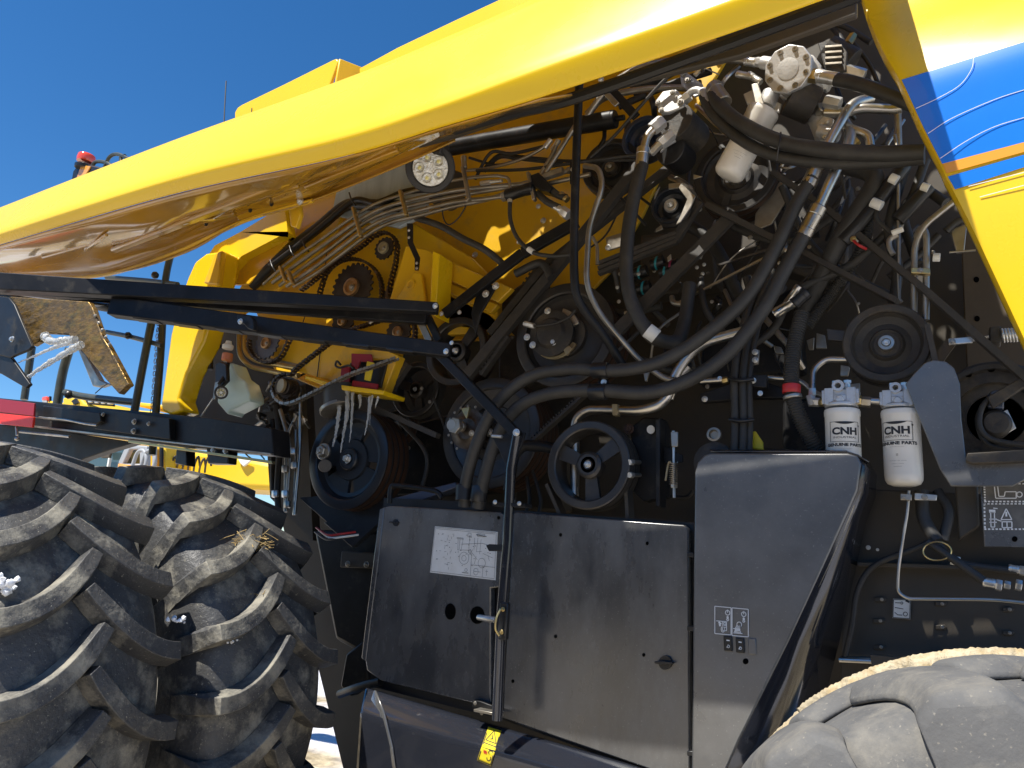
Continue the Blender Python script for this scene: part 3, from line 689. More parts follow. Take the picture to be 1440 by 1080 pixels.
# hub of the ribbed pulley
h2 = build(MB().lathe(P(660, 604, .10), [(.075, -.01), (.078, .01), (.05, .012), (.04, .02), (.001, .02)], 20), 'hub_plate', 'chain_steel', ROOT, 0)
sleeve('shaft_end', (650, 600, .07), (634, 597, .0), 8, 'steel_tube', h2); sleeve('shaft_nut', (643, 599, .02), (638, 598, 0), 12, 'steel_dull', h2, hexa=True)
bolt(663, 609, .07, 4, 'zinc', h2); plate('hub_key', [(648, 574), (660, 572), (656, 590)], .08, .012, 'brass_zinc', .002, h2)
for k in range(9):
    a = 2.2+k*.35; bolt(660+math.cos(a)*30, 604+math.sin(a)*33, .09, 1.8, 'steel_dull', h2)
# cap and guard parts
plate('idler_bracket', [(940, 258), (956, 256), (978, 275), (972, 290), (957, 312), (950, 316), (958, 300), (966, 280), (954, 264), (940, 266)], .03, .008, 'steel_dull', .002)
plate('bracket_tab', [(851, 334), (874, 327), (874, 346), (855, 352)], .05, .01, 'steel_dull', .002); bolt(855, 348, .04, 4, 'zinc')
plate('shaft_shield', [(1062, 300), (1100, 250), (1110, 275), (1085, 315), (1060, 325)], .20, .01, 'steel_dull', .002)
for q in ([(920, 272), (928, 262), (920, 280)], [(922, 322), (930, 316), (932, 322), (922, 326)], [(938, 362), (943, 357), (944, 364), (939, 368)], [(975, 245), (988, 248), (975, 252)]): plate('light_clip', q, .03, .006, 'steel_dull', .001)
# ---------------- belts
strap('drive_belt', (905, 226, .14), (803, 352, .12), 15, .03); strap('drive_belt', (803, 352, .12), (652, 535, .10), 15, .03)
strap('drive_belt', (960, 222, .18), (770, 372, .16), 11, .03); strap('drive_belt', (770, 372, .16), (690, 470, .16), 11, .03)
strap('tensioner_bar', (812, 312, .02), (735, 356, .02), 17, .02, m='black_paint', bevel=.002); strap('tensioner_bar', (735, 356, .02), (625, 442, .02), 15, .02, m='black_paint', bevel=.002)
plate('tensioner_plate', [(672, 405), (700, 398), (676, 440), (668, 470), (662, 440)], .04, .012, 'black_paint', .003)
for a in ((697, 402, 5), (683, 413, 5), (621, 441, 3), (646, 439, 3)): bolt(a[0], a[1], .0, a[2], 'zinc')
hose('tensioner_tube', [(725, 385, .06), (760, 370, .06), (775, 390, .06)], 6, m='rubber_hose')
for k in range(3): strap('ribbed_belt', (842, 371-k*7+14, .10), (952, 326-k*6+14, .10), 5.5, .02); 
for k in range(3): strap('ribbed_belt', (952, 326-k*6+14, .10), (986-k*4, 285, .10), 5.5, .02)
strap('drive_belt', (993, 288, .12), (1090, 337, .10), 8, .02); strap('drive_belt', (1128, 355, .10), (1262, 425, .02), 7, .03)
strap('drive_belt', (1086, 242, .10), (1160, 292, .08), 7, .02); strap('drive_belt', (1160, 292, .08), (1300, 408, .02), 8, .025); strap('drive_belt', (1300, 408, .02), (1445, 535, -.02), 9, .03)
strap('drive_belt', (1033, 300, .14), (862, 472, .10), 18, .02); strap('drive_belt', (1030, 262, .2), (1016, 300, .2), 10, .02)
strap('drive_belt', (1304, 458, 0), (1318, 520, 0), 7, .03)
strap('drive_belt', (524, 572, .10), (616, 613, .10), 7, .03); strap('drive_belt', (545, 556, .12), (575, 512, .12), 6, .03)
strap('drive_belt', (772, 680, -.0), (792, 726, .02), 5, .05); strap('drive_belt', (880, 628, -.0), (886, 728, .02), 5, .05)
strap('link_rod', (1010, 373, .12), (1085, 350, .12), 3, .008, m='pulley_iron'); strap('link_rod', (955, 425, .12), (1090, 355, .12), 3, .008, m='steel_dull')
strap('link_rod', (862, 500, .12), (915, 452, .12), 4, .008, m='rubber_hose')
def toothed(a, b, y, w, n):
    p, q = P(*a, y), P(*b, y); d = (q-p); L = d.length; d.normalize(); nn = Vector((d.z, 0, -d.x)); mb = MB(); mb.bar(p, q, w, .03, up=(0, 1, 0))
    for i in range(n):
        c = p+d*L*(i+.5)/n; mb.bar(c+nn*w*.4, c+nn*(w*.4+.010), .03, L/n*.5, up=d)
    return build(mb, 'toothed_belt', 'belt_rubber', ROOT, 0, 30)
toothed((822, 556), (742, 628), .14, .010, 22); toothed((716, 474), (678, 528), .12, .014, 10)
toothed((760, 372), (722, 430), .22, .012, 9)

# ================================================================== SPROCKETS AND CHAINS
def sprocket(px, py, y, rpx, nt=18, m='sprocket_steel', hub='bronze_hub', hr=.28):
    r = rpx*mpp(px, py, y); c = P(px, py, y); mb = MB(); pts = []
    for k in range(nt*4):
        a = 2*math.pi*k/(nt*4); rr = r if k % 4 in (1, 2) else r*.90
        pts.append(c+Vector((math.cos(a)*rr, 0, math.sin(a)*rr)))
    mb.prism(pts, (0, .008, 0)); o = build(mb, 'sprocket', m, ROOT, 0, 30)
    q = MB().lathe(c, [(r*hr*1.3, 0), (r*hr*1.25, .012), (r*hr*.9, .014), (r*hr*.85, .008), (.001, .008)], 28); build(q, 'hub', hub, o, 0)
    bolt(px, py, y-.012, rpx*hr*.45, 'steel_dull', o); return o
def chain(pts, y, closed=False, wpx=None, name='roller_chain', m='chain_steel', pitch=.0165):
    q = catmull(PP(pts, y), 10) if not closed else catmull(PP(pts+[pts[0]], y), 10)
    # resample
    L = [0]
    for i in range(1, len(q)): L.append(L[-1]+(q[i]-q[i-1]).length)
    n = int(L[-1]/pitch); mb = MB(); out = []
    j = 0
    for k in range(n+1):
        s = k*pitch
        while j < len(L)-2 and L[j+1] < s: j += 1
        t = (s-L[j])/max(L[j+1]-L[j], 1e-6); out.append(q[j].lerp(q[j+1], min(t, 1)))
    for k in range(n):
        a, b = out[k], out[k+1]; d = (b-a).normalized(); w = .012 if k % 2 else .009
        for s in (-1, 1):
            off = Vector((0, s*w, 0))
            e = d*.003
            pr = Vector((d.z, 0, -d.x))*.0080
            poly = [a-e+off-pr*.8, (a+b)/2+off-pr*.6, b+e+off-pr*.8, b+e*1.8+off, b+e+off+pr*.8, (a+b)/2+off+pr*.6, a-e+off+pr*.8, a-e*1.8+off]
            mb.prism(poly, (0, .0018, 0))
        mb.tube([a-Vector((0, .013, 0)), a+Vector((0, .013, 0))],   .0055, 6)
    return build(mb, name, m, ROOT, 0, 30)
def arc(cx, cy, rx, ry, a0, a1, n=8): return [(cx+rx*math.cos(math.radians(a0+(a1-a0)*i/n)), cy+ry*math.sin(math.radians(a0+(a1-a0)*i/n))) for i in range(n+1)]
sprocket(495, 404, .10, 37, 24); sprocket(540, 349, .08, 17, 15, hub='tan_ring', hr=.4); sprocket(560, 467, .10, 22, 16)
sprocket(375, 483, .0, 23, 18, m='dark_blue_part'); sprocket(403, 547, -.02, 15, 12)
sprocket(482, 452, .14, 20, 14); sprocket(548, 418, .12, 14, 12)
sleeve('sprocket_shaft', (412, 546, .02), (396, 543, -.06), 12, 'sprocket_steel'); sleeve('shaft_cap', (398, 543, -.062), (394, 542, -.075), 10, 'tan_ring', lip=False)
chain([(424, 408), (450, 388), (480, 365), (510, 345), (525, 332)]+arc(540, 349, 19, 22, -130, 20, 6)+[(556, 372), (550, 395), (546, 415), (552, 422)], .075)
chain([(448, 416)]+arc(495, 406, 42, 42, -170, 5, 10)+[(536, 425)], .095)
chain([(505, 460), (560, 443)]+arc(560, 467, 24, 26, -80, 40, 5), .09)
chain(arc(403, 547, 19, 21, 160, 290, 6)+[(415, 520), (440, 500), (470, 478), (502, 460)], -.03)
chain(arc(403, 547, 19, 21, 170, 70, 5)+[(420, 563), (450, 548), (490, 528), (530, 514), (560, 503)], -.035, m='steel_dull')
chain(arc(376, 483, 26, 27, 190, 20, 9)+[(410, 472), (420, 462)], -.015)
hose('idler_pin', [(520, 455, .05), (530, 446, .05)], 2, m='zinc', straight=True)

# ================================================================== HOSES AND TUBES
big1 = hose('hydraulic_hose', [(653, 712, -.08), (656, 675, -.10), (672, 620, -.12), (700, 566, -.13), (745, 530, -.13), (800, 519, -.13), (868, 521, -.13), (930, 508, -.12), (990, 472, -.11), (1050, 418, -.10), (1090, 350, -.09), (1118, 290, -.08), (1142, 250, -.07)], 9.5)
big2 = hose('hydraulic_hose', [(672, 714, -.08), (682, 668, -.10), (700, 612, -.11), (730, 572, -.12), (775, 553, -.13), (840, 549, -.13), (910, 552, -.12), (965, 536, -.11), (1020, 500, -.10), (1070, 440, -.09), (1104, 378, -.08), (1138, 315, -.07)], 10)
for a, b, r in (((834, 521, -.13), (856, 521, -.13), 11.5), ((830, 551, -.13), (853, 551, -.13), 11.5), ((653, 682, -.09), (652, 704, -.09), 12), ((675, 683, -.09), (672, 706, -.09), 12)):
    sleeve('hose_clamp', a, b, r, 'plastic_black', lip=False)
plate('clamp_plate', [(842, 533), (852, 531), (855, 540), (840, 541)], -.11, .02, 'black_paint', .002); bolt(849, 537, -.12, 4, 'zinc')
for i in range(2):
    pass
# steel ends of the two big hoses
sleeve('hose_ferrule', (1129, 333, -.07), (1152, 290, -.07), 11.5, 'steel_tube', ROOT); bent('steel_tube', [(1150, 294, -.07), (1175, 240, -.06), (1200, 190, -.02), (1185, 168, .05)], 7.5, bend=.06)
sleeve('hose_ferrule', (1136, 262, -.07), (1152, 228, -.065), 11, 'steel_tube'); bent('steel_tube', [(1148, 236, -.065), (1176, 180, -.05), (1198, 145, -.02), (1225, 138, .04)], 7, bend=.06)
bent('steel_tube', [(1160, 158, 0), (1190, 158, 0), (1212, 152, 0), (1255, 154, .02), (1268, 152, .02)], 7, bend=.06)
# the pair of fat hoses crossing the top right
hose('hydraulic_hose', [(1003, 128, -.05), (1012, 148, -.08), (1045, 175, -.10), (1100, 200, -.11), (1170, 212, -.12), (1240, 216, -.12), (1300, 213, -.12)], 10.5)
hose('hydraulic_hose', [(990, 135, -.03), (1003, 160, -.06), (1040, 195, -.07), (1095, 220, -.08), (1170, 229, -.09), (1240, 228, -.09), (1300, 222, -.10)], 8.5)
sleeve('hose_ferrule', (1003, 122, -.05), (1018, 146, -.07), 12, 'steel_dull'); sleeve('hose_ferrule', (988, 128, -.03), (998, 148, -.05), 7, 'aluminium')
bent('hose_elbow', [(962, 142, 0), (972, 128, -.02), (984, 126, -.03), (993, 142, -.04)], 5, m='aluminium', bend=.02)
sleeve('hex_fitting', (953, 148, .0), (970, 134, -.01), 8, 'zinc', hexa=True)
hose('cable_tie', [(1098, 186, -.135), (1096, 200, -.145), (1092, 226, -.12)], 1.2, m='plastic_black')
# hose with white tag
tagh = hose('hydraulic_hose', [(903, 232, -.06), (892, 275, -.08), (883, 330, -.09), (881, 385, -.09), (888, 425, -.09), (905, 458, -.08), (922, 476, -.06), (950, 480, .0), (962, 455, .05), (970, 400, .08)], 10)
sleeve('hose_tag', (910, 464, -.083), (923, 474, -.068), 11, 'label_white', lip=False)
sleeve('hose_ferrule', (901, 240, -.06), (905, 208, -.06), 9.5, 'steel_tube'); bent('hose_elbow', [(905, 212, -.06), (910, 190, -.06), (926, 176, -.05)], 6, bend=.03)
sleeve('hex_fitting', (917, 182, -.055), (932, 170, -.04), 10, 'aluminium', hexa=True); sleeve('hex_fitting', (928, 203, -.03), (945, 188, -.02), 9, 'aluminium', hexa=True)
sleeve('hex_fitting', (915, 216, -.03), (930, 200, -.03), 6, 'zinc', hexa=True)
plate('fitting_flange', [(938, 182), (944, 180), (950, 198), (936, 206), (928, 214)], .0, .01, 'aluminium', .002)
# curved silver hoses at the top
hose('braided_hose', [(820, 175, .05), (835, 150, .03), (862, 118, .0), (900, 96, -.02), (950, 85, -.03), (1000, 82, -.03), (1050, 85, -.03)], 5.2, m='steel_dull')
sleeve('hose_tag', (988, 84, -.032), (999, 84, -.032), 6.5, 'label_white', lip=False)
sleeve('hose_ferrule', (1048, 86, -.03), (1064, 88, -.03), 6.5, 'zinc'); sleeve('hex_fitting', (1062, 87, -.03), (1082, 89, -.03), 7, 'aluminium', hexa=True)
hose('braided_hose', [(825, 160, .12), (850, 138, .10), (890, 128, .10), (930, 124, .1), (980, 124, .1)], 4.6, m='steel_dull')
hose('grease_hose', [(830, 222, .0), (865, 190, -.02), (900, 150, -.04), (935, 112, -.05), (960, 94, -.05), (985, 92, -.04), (988, 102, -.03)], 2.4, m='rubber_hose')
sleeve('hex_fitting', (977, 106, -.03), (984, 98, -.03), 3.5, 'zinc', hexa=True)
# flat bar with bright tab near the panel edge
strap('prop_bar', (852, 118, -.05), (895, 165, -.02), 12, .012, m='black_paint', bevel=.002); strap('bar_tab', (846, 124, -.07), (868, 148, -.06), 8, .01, m='steel_dull', bevel=.003); bolt(845, 112, -.10, 4, 'zinc')
# black hydraulic cylinder
sleeve('hydraulic_cylinder', (630, 208, .06), (862, 168, .06), 11.5, 'black_paint', lip=False); sleeve('cylinder_cap', (852, 170, .06), (866, 167.5, .06), 12.5, 'black_paint', lip=False)
sleeve('cylinder_rod', (866, 167, .06), (878, 165, .06), 4, 'black_paint', lip=False)
bent('steel_bracket', [(850, 180, .08), (850, 196, .08), (842, 208, .08)], 3, m='black_paint')
# bundle of steel tubes on the feeder
tb = [
    [(383, 398), (420, 370), (455, 345), (505, 310), (535, 294), (570, 283), (640, 268), (700, 262), (745, 258)],
    [(393, 402), (430, 374), (465, 349), (510, 315), (540, 300), (575, 290), (640, 276), (720, 262), (800, 240), (815, 236)],
    [(403, 403), (440, 378), (472, 354), (515, 322), (548, 306), (580, 298), (640, 284), (680, 280), (710, 276)],
    [(413, 403), (448, 382), (480, 358), (520, 328), (552, 312), (590, 303), (640, 290), (680, 282), (720, 270), (790, 254), (830, 245)],
    [(370, 400), (410, 366), (450, 338), (500, 303), (532, 285), (568, 273), (620, 258), (660, 250), (700, 247)],
]
for i, t in enumerate(tb): hose('steel_tube', t, 2.9 if i != 4 else 2.2, -.02+.012*(i % 2), 'steel_dull', n=6)
for a, b in (((500, 292), (508, 334)), ((566, 268), (572, 304)), ((654, 235), (660, 282)), ((746, 243), (752, 282)), ((397, 375), (402, 395)), ((408, 380), (413, 400))):
    pa, pb = P(a[0]-3, a[1], -.05), P(b[0], b[1], -.05); build(MB().bar(pa, pb, .012, .022, up=(0, 1, 0)), 'tube_clamp', 'brass_zinc' if a[0] < 600 else 'steel_dull', ROOT, .003)
plate('tube_clamp_block', [(744, 247), (757, 242), (776, 262), (772, 270), (758, 266), (744, 257)], -.05, .05, 'black_paint', .003)
sleeve('tube_union', (765, 249, -.03), (792, 240, -.03), 6, 'steel_dull', hexa=True); sleeve('tube_union', (798, 240, -.03), (812, 237, -.03), 5, 'steel_dull', hexa=True)
sleeve('inline_valve', (712, 275, -.05), (750, 264, -.05), 8.5, 'plastic_black'); sleeve('hex_fitting', (706, 277, -.05), (714, 275, -.05), 7, 'steel_dull', hexa=True)
bent('small_line', [(660, 250, -.04), (700, 247, -.04), (716, 250, -.05), (718, 285, -.05)], 2.2, m='steel_dull', bend=.02)
sleeve('hex_fitting', (717, 266, -.05), (717, 285, -.05), 4, 'zinc', hexa=True)
hose('rubber_line', [(717, 284, -.05), (718, 310, -.05), (728, 335, -.05), (748, 354, -.05), (775, 360, -.04), (805, 358, -.02)], 3)
sleeve('hose_tag', (743, 350, -.05), (750, 355, -.05), 4, 'label_white', lip=False)
hose('thin_cable', [(622, 292, -.01), (624, 308, -.01), (632, 316, -.01), (646, 305, -.01), (658, 284, -.01)], 1, m='print_black')
sleeve('coupling', (676, 258, -.04), (690, 256, -.04), 3.6, 'zinc', hexa=True); sleeve('coupling', (690, 256, -.04), (706, 254, -.04), 2.6, 'zinc')
hose('small_line', [(655, 240, .02), (690, 236, .02), (730, 225, .02), (760, 210, .02), (770, 200, .02)], 2.2, m='steel_dull')
hose('small_line', [(668, 252, .02), (690, 215, .04), (720, 216, .04), (765, 206, .04)], 2.4, m='rubber_hose')
sleeve('hose_ferrule', (766, 208, .02), (775, 196, .02), 4, 'zinc'); sleeve('hose_ferrule', (777, 212, .02), (786, 197, .02), 4, 'zinc')
hose('small_line', [(760, 245, .0), (775, 220, .0), (782, 205, .0)], 3, m='steel_dull'); hose('braided_hose', [(766, 245, -.01), (785, 215, -.01), (812, 172, .0)], 3.5, m='steel_dull')
hose('rubber_line', [(660, 222, .05), (700, 232, .05), (740, 222, .05), (790, 226, .05), (900, 225, .05)], 2); hose('rubber_line', [(670, 240, .0), (740, 238, .0), (830, 226, .0), (920, 215, .05)], 2.4)
hose('rubber_line', [(680, 240, .1), (702, 220, .1), (730, 222, .1), (790, 228, .1)], 4)
sleeve('hex_fitting', (652, 220, -.02), (653, 238, -.02), 4, 'steel_dull')
for a, b, c in (((756, 272, -.03), (770, 284, -.05), (786, 292, -.05)), ((770, 262, -.02), (784, 274, -.03), (796, 278, -.03))): hose('rubber_line', [a, b, c], 5)
sleeve('hose_ferrule', (776, 287, -.05), (790, 296, -.05), 5, 'zinc'); sleeve('hose_ferrule', (788, 273, -.03), (798, 281, -.03), 5, 'brass_zinc'); sleeve('hex_fitting', (790, 296, -.04), (800, 303, -.04), 8, 'zinc', hexa=True)
hose('cable_conduit', [(585, 306, .02), (620, 318, .01), (650, 335, .01), (680, 350, .02), (700, 365, .04), (714, 378, .06)], 5, m='rubber_hose')
# black wiring harness along the feeder side
hose('wiring_harness', [(355, 402, .06), (385, 372, .05), (415, 345, .05), (450, 318, .05), (485, 290, .05), (510, 288, .05), (560, 290, .05)], 8, m='plastic_black')
hose('wiring_harness', [(380, 375, .02), (420, 345, .02), (460, 312, .02), (498, 282, .02), (530, 285, .02), (570, 270, .02), (610, 265, .02)], 4.5, m='plastic_black')
hose('wiring_harness', [(400, 350, .04), (430, 330, .04), (470, 300, .04), (495, 285, .04)], 3, m='plastic_black')
for a in ((430, 345), (385, 375), (412, 355), (496, 280)): hose('cable_tie', [(a[0]-5, a[1]-9, .0), (a[0]-2, a[1], -.01), (a[0]+4, a[1]+9, .0)], 1.2, m='plastic_black')
plate('harness_bracket', [(572, 314), (580, 314), (580, 340), (590, 362), (588, 380), (583, 380), (583, 364), (573, 342)], -.01, .006, 'black_paint', .001)
for a in ((575, 324), (575, 334), (586, 370), (586, 377)): bolt(a[0], a[1], -.016, 2, 'zinc')
# vertical post and the bent steel tube beside it
vp = hose('support_post', [(815, 110, -.22), (812, 180, -.20), (808, 300, -.18), (808, 395, -.16), (818, 430, -.13), (848, 470, -.08), (880, 520, -.02)], 6.2, m='black_paint', n=6)
plate('post_bracket', [(801, 228), (809, 226), (809, 262), (801, 258)], -.14, .03, 'black_paint', .002); bolt(805, 238, -.15, 3, 'zinc')
bent('steel_tube', [(822, 233, -.10), (842, 236, -.11), (848, 262, -.12), (828, 320, -.12), (824, 400, -.11), (842, 440, -.08), (900, 508, -.02), (935, 533, .0), (960, 536, .0)], 4.2, m='steel_dull', bend=.05)
bent('small_line', [(833, 333, .0), (840, 345, .0), (840, 372, .0)], 2.4, m='steel_dull')
# big silver tube going around the spoked pulley
bent('steel_tube', [(808, 700, .04), (809, 590, .04), (826, 576, .03), (900, 578, .02), (935, 568, .02), (952, 520, .02), (985, 482, .02), (1045, 466, .02)], 7, bend=.05)
bent('steel_tube', [(940, 560, .05), (952, 530, .05), (968, 515, .05)], 8, bend=.05)
plate('tube_clip', [(860, 568), (868, 568), (868, 584), (861, 584)], .0, .03, 'tan_ring', .002)
bent('steel_tube', [(715, 690, .02), (722, 640, .02), (735, 626, .02), (770, 628, .03), (800, 640, .04)], 8, m='black_paint', bend=.05)

# ================================================================== LINKAGE ARMS HOLDING THE PANEL
def beam(name, a, b, ha, hb, wa, wb, m='black_paint', bevel=.004, parent=ROOT):
    p, q = P(*a), P(*b); sa, sb = mpp(*a), mpp(*b)
    d = (q-p).normalized(); up = Vector((0, 0, 1)); up = (up-d*up.dot(d)).normalized()
    return build(MB().bar(p, q, wa, ha*sa, up=up, w2=wb, h2=hb*sb), name, m, parent, bevel)
beam('linkage_arm', (-30, 396, -.95), (616, 434, -.22), 26, 15, .05, .04)
beam('linkage_arm', (-30, 400, -.88), (600, 450, -.18), 22, 14, .03, .03)
la = beam('linkage_arm', (160, 432, -.70), (634, 494, -.20), 27, 20, .06, .04)
for i in range(7):
    t = (i+.6)/8; p0 = P(160, 432, -.70).lerp(P(634, 494, -.20), t); p1 = P(160, 432, -.70).lerp(P(634, 494, -.20), t+.075)
    dz = Vector((0, .0, -.034+.013*t)); build(MB().bar(p0+dz, p1+dz, .045, .010), 'channel_rib', 'plastic_black', la, .002)
hose('gas_strut', [(-40, 402, -.80), (158, 430, -.66)], 5, m='glossy_black', straight=True); hose('gas_strut', [(-40, 412, -.78), (150, 432, -.64)], 4, m='glossy_black', straight=True)
sleeve('strut_end', (140, 429, -.66), (166, 433, -.65), 8, 'black_paint', lip=False)
plate('pivot_bracket', [(333, 442), (352, 444), (356, 450), (356, 464), (348, 462), (342, 455), (333, 454)], -.56, .02, 'black_paint', .003); bolt(338, 452, -.575, 4, 'zinc')
bolts([(612, 430, 4), (635, 482, 3), (627, 494, 4)], -.25)
strap('link_plate', (585, 438, -.18), (604, 480, -.16), 10, .01, m='steel_dull', bevel=.002); strap('link_bar', (596, 434, -.17), (618, 480, -.16), 10, .02, m='black_paint', bevel=.002)
strap('link_bar', (618, 498, -.20), (728, 612, -.20), 13, .025, m='black_paint', bevel=.003)
plate('pivot_plate', [(690, 612), (738, 608), (733, 626), (722, 650), (716, 664), (712, 655), (700, 630)], -.19, .012, 'black_paint', .002)
bolt(726, 608, -.215, 5, 'zinc'); sleeve('pivot_pin', (692, 613, -.21), (706, 614, -.21), 2.5, 'zinc', lip=False)
pole = hose('prop_rod', [(727, 612, -.20), (718, 660, -.19), (714, 760, -.19), (705, 865, -.19), (699, 1013, -.19)], 7.2, m='glossy_black', straight=True, seg=20)
plate('rod_clamp', [(703, 847), (714, 848), (711, 900), (700, 899)], -.215, .02, 'plastic_black', .003, pole)
bolts([(707, 857, 3), (705, 889, 3)], -.225, 'brass_zinc', pole)
hose('spring_clip', [(704, 856, -.23), (698, 870, -.24), (697, 885, -.24), (702, 894, -.23)], 1.6, m='brass_zinc', parent=pole)
sleeve('latch_stud', (673, 868, -.14), (698, 872, -.19), 4, 'zinc', pole, lip=False)
plate('clip_tab', [(683, 767), (688, 765), (708, 766), (708, 775), (687, 775)], -.16, .01, 'plastic_black', .002, pole)
plate('rod_bracket', [(692, 706), (738, 708), (738, 713), (692, 711)], -.20, .05, 'black_paint', .001)
bolts([(696, 706, 3), (730, 708, 3)], -.21)
hose('guard_bar', [(548, 708, -.10), (550, 686, -.10), (560, 683, -.10), (610, 690, -.10), (622, 700, -.10)], 3.6, m='black_paint')
plate('guard_ledge', [(545, 706), (555, 700), (640, 678), (642, 685), (560, 716)], .0, .06, 'dark_blue_part', .003)
for a, b in (((420, 700), (520, 690)), ((455, 735), (540, 700))): plate('step_bracket', [a, (b[0], b[1]), (b[0]+20, b[1]+10), (a[0]+40, a[1]+35)], .10, .03, 'pulley_blue', .003)

# ================================================================== DOORS AND LOWER COVERS
def disc(name, px, py, y, rx, ry, m, parent=ROOT, t=.004, n=24):
    p = [(px+rx*math.cos(2*math.pi*k/n), py+ry*math.sin(2*math.pi*k/n)) for k in range(n)]
    return plate(name, p, y, t, m, 0, parent)
YD = -.05
d1 = plate('access_door', [(541, 713), (548, 711), (703, 720), (709, 724), (703, 826), (690, 827), (690, 990), (686, 994), (535, 957), (516, 943), (514, 930)], YD, .03, 'door_black', .004)
# the door's folded left edge
plate('door_edge', [(541, 713), (514, 930), (508, 925), (534, 716)], YD-.004, .10, 'door_black', .003, d1)
d2 = plate('access_door', [(722, 722), (727, 720), (962, 738), (968, 744), (970, 1100), (960, 1098), (706, 1010), (707, 1000)], YD, .03, 'door_black', .004)
plate('door_backing', [(700, 716), (976, 735), (976, 1110), (690, 1006)], YD+.035, .02, 'plastic_black', 0)
plate('door_backing', [(540, 700), (720, 708), (700, 1010), (520, 965)], YD+.036, .02, 'plastic_black', 0)
disc('round_hole', 633, 860, YD-.002, 7.5, 11.5, 'void_black', d1); disc('round_hole', 671, 865, YD-.002, 10, 12.5, 'void_black', d1)
disc('small_hole', 556, 735, YD-.004, 4, 5, 'plastic_black', d1, .006); plate('lock_slot', [(547, 733), (560, 734), (560, 736), (547, 735)], YD-.008, .006, 'plastic_black', .001, d1)
for a in ((701, 728), ): disc('small_hole', *a, YD-.002, 2, 2.4, 'void_black', d1)
for a in ((788, 752), (910, 764), (781, 895), (905, 921), (721, 958 )): disc('small_hole', *a, YD-.002, 2.0, 2.6, 'void_black', d2)
# quarter turn latch on the wide door
disc('latch_disc', 935, 932, YD-.010, 9, 10, 'plastic_black', d2, .012); q = plate('latch_grip', [(920, 930), (932, 929), (946, 931), (946, 934), (932, 935), (920, 933)], YD-.022, .014, 'plastic_black', .002, d2)
plate('hinge_bracket', [(664, 984), (676, 986), (692, 992), (694, 1004), (676, 1002), (664, 994)], YD-.03, .04, 'black_paint', .003)
bolts([(668, 989, 2.5), (677, 1003, 2.5)], YD-.04, 'steel_dull')
plate('hinge_bar', [(666, 997), (698, 1003), (698, 1007), (666, 1001)], YD-.07, .05, 'steel_dull', .001)
# tall grey cover with folded side
def cover():
    Y0 = -.12
    top = [(977, 664), (981, 650), (990, 640), (998, 637)]
    f = top+[(1192, 637), (1206, 641), (1211, 652), (1206, 690), (1192, 722), (1110, 900), (1040, 1040), (1005, 1120), (972, 1120)]
    o = plate('tall_side_cover', f, Y0, .015, 'cover_grey', .005)
    # folded facet running back
    cr = [(1206, 641), (1212, 655), (1206, 690), (1192, 722), (1110, 900), (1040, 1040), (1005, 1120)]
    bk = [(1222, 650, -.0), (1232, 668, .02), (1230, 700, .05), (1217, 735, .06), (1180, 900, .10), (1155, 1000, .12), (1110, 1140, .12)]
    rows = [PP(cr, Y0+.004), [a.lerp(b, .5)+Vector((0, -.012, .0)) for a, b in zip(PP(cr, Y0+.004), PP(bk))], PP(bk)]
    build(MB().grid(rows), 'folded_side', 'glossy_black', o, 0, 60, solid=.004)  # facet's shade is in its colour, darker than the grey front
    build(MB().grid([PP([(998, 635), (1100, 635), (1190, 635), (1206, 640), (1222, 650)], Y0+.002), PP([(998, 630), (1100, 631), (1190, 633), (1206, 640), (1222, 650)], .10)]), 'cover_top', 'glossy_black', o, 0, 60, solid=.004)
    build(MB().tube(catmull(PP([(1112, 895), (1150, 825), (1190, 738), (1201, 710)], Y0+.02), 4), .003, 8), 'edge_trim', 'steel_dull', o)
    # pictogram labels and rocker switches
    qd = PP([(1005, 852), (1053, 856.5), (1053, 896), (1005, 892)], Y0-.001)
    sg = rect(.01, .01, .49, .97)+rect(.52, .01, .99, .99)
    for c in (.39, .86):
        sg += circ(c, .20, .065, .085)+[(c, .09, c, .2), (c, .31, c, .44), (c-.02, .33, c-.02, .42), (c+.02, .33, c+.02, .42), (c-.04, .43, c, .50), (c+.04, .43, c, .50)]
    sg += circ(.73, .58, .07, .09)+[(.62+.04*k, .72-.0*k, .66+.04*k, .62) for k in range(4)]+[(.60, .80, .76, .80, .006), (.58, .84, .78, .84, .004), (.56, .89, .82, .89), (.55, .74, .76, .74)]
    sg += rect(.24, .52, .36, .84)+rect(.27, .56, .34, .66)+[(.05, .52, .24, .52), (.12, .56, .20, .62, .005), (.15, .62, .17, .70, .005), (.24, .62, .34, .62), (.24, .72, .34, .72)]+circ(.25, .80, .05, .1)
    lines('pictogram_print', qd, sg, .0022, 'print_white', -.002, o)
    for cx, cy in ((1024, 905), (1041, 907.5)):
        plate('rocker_switch', [(cx-7, cy-11), (cx+5, cy-10), (cx+6, cy+11), (cx-6, cy+10)], Y0-.006, .006, 'plastic_black', .002, o)
        lines('switch_print', PP([(cx-5, cy-8), (cx+4, cy-8), (cx+4, cy+8), (cx-5, cy+8)], Y0-.006), [(.3, .2, .8, .24, .003), (.35, .85, .6, .6, .003)]+circ(.6, .75, .2, .12, 8), .0015, 'print_white', -.001, o)
    plate('blank_switch_cap', [(1052, 897), (1063, 898), (1064, 921), (1052, 920)], Y0-.004, .004, 'cover_grey', .002, o)
    disc('small_hole', 1048.5, 930, Y0-.001, 4, 4.2, 'void_black', o)
    for cy in (776, 880, 1056): plate('cover_hinge', [(966, cy), (976, cy+.5), (976, cy+8), (966, cy+7)], -.08, .03, 'plastic_black', .002, o)
cover()
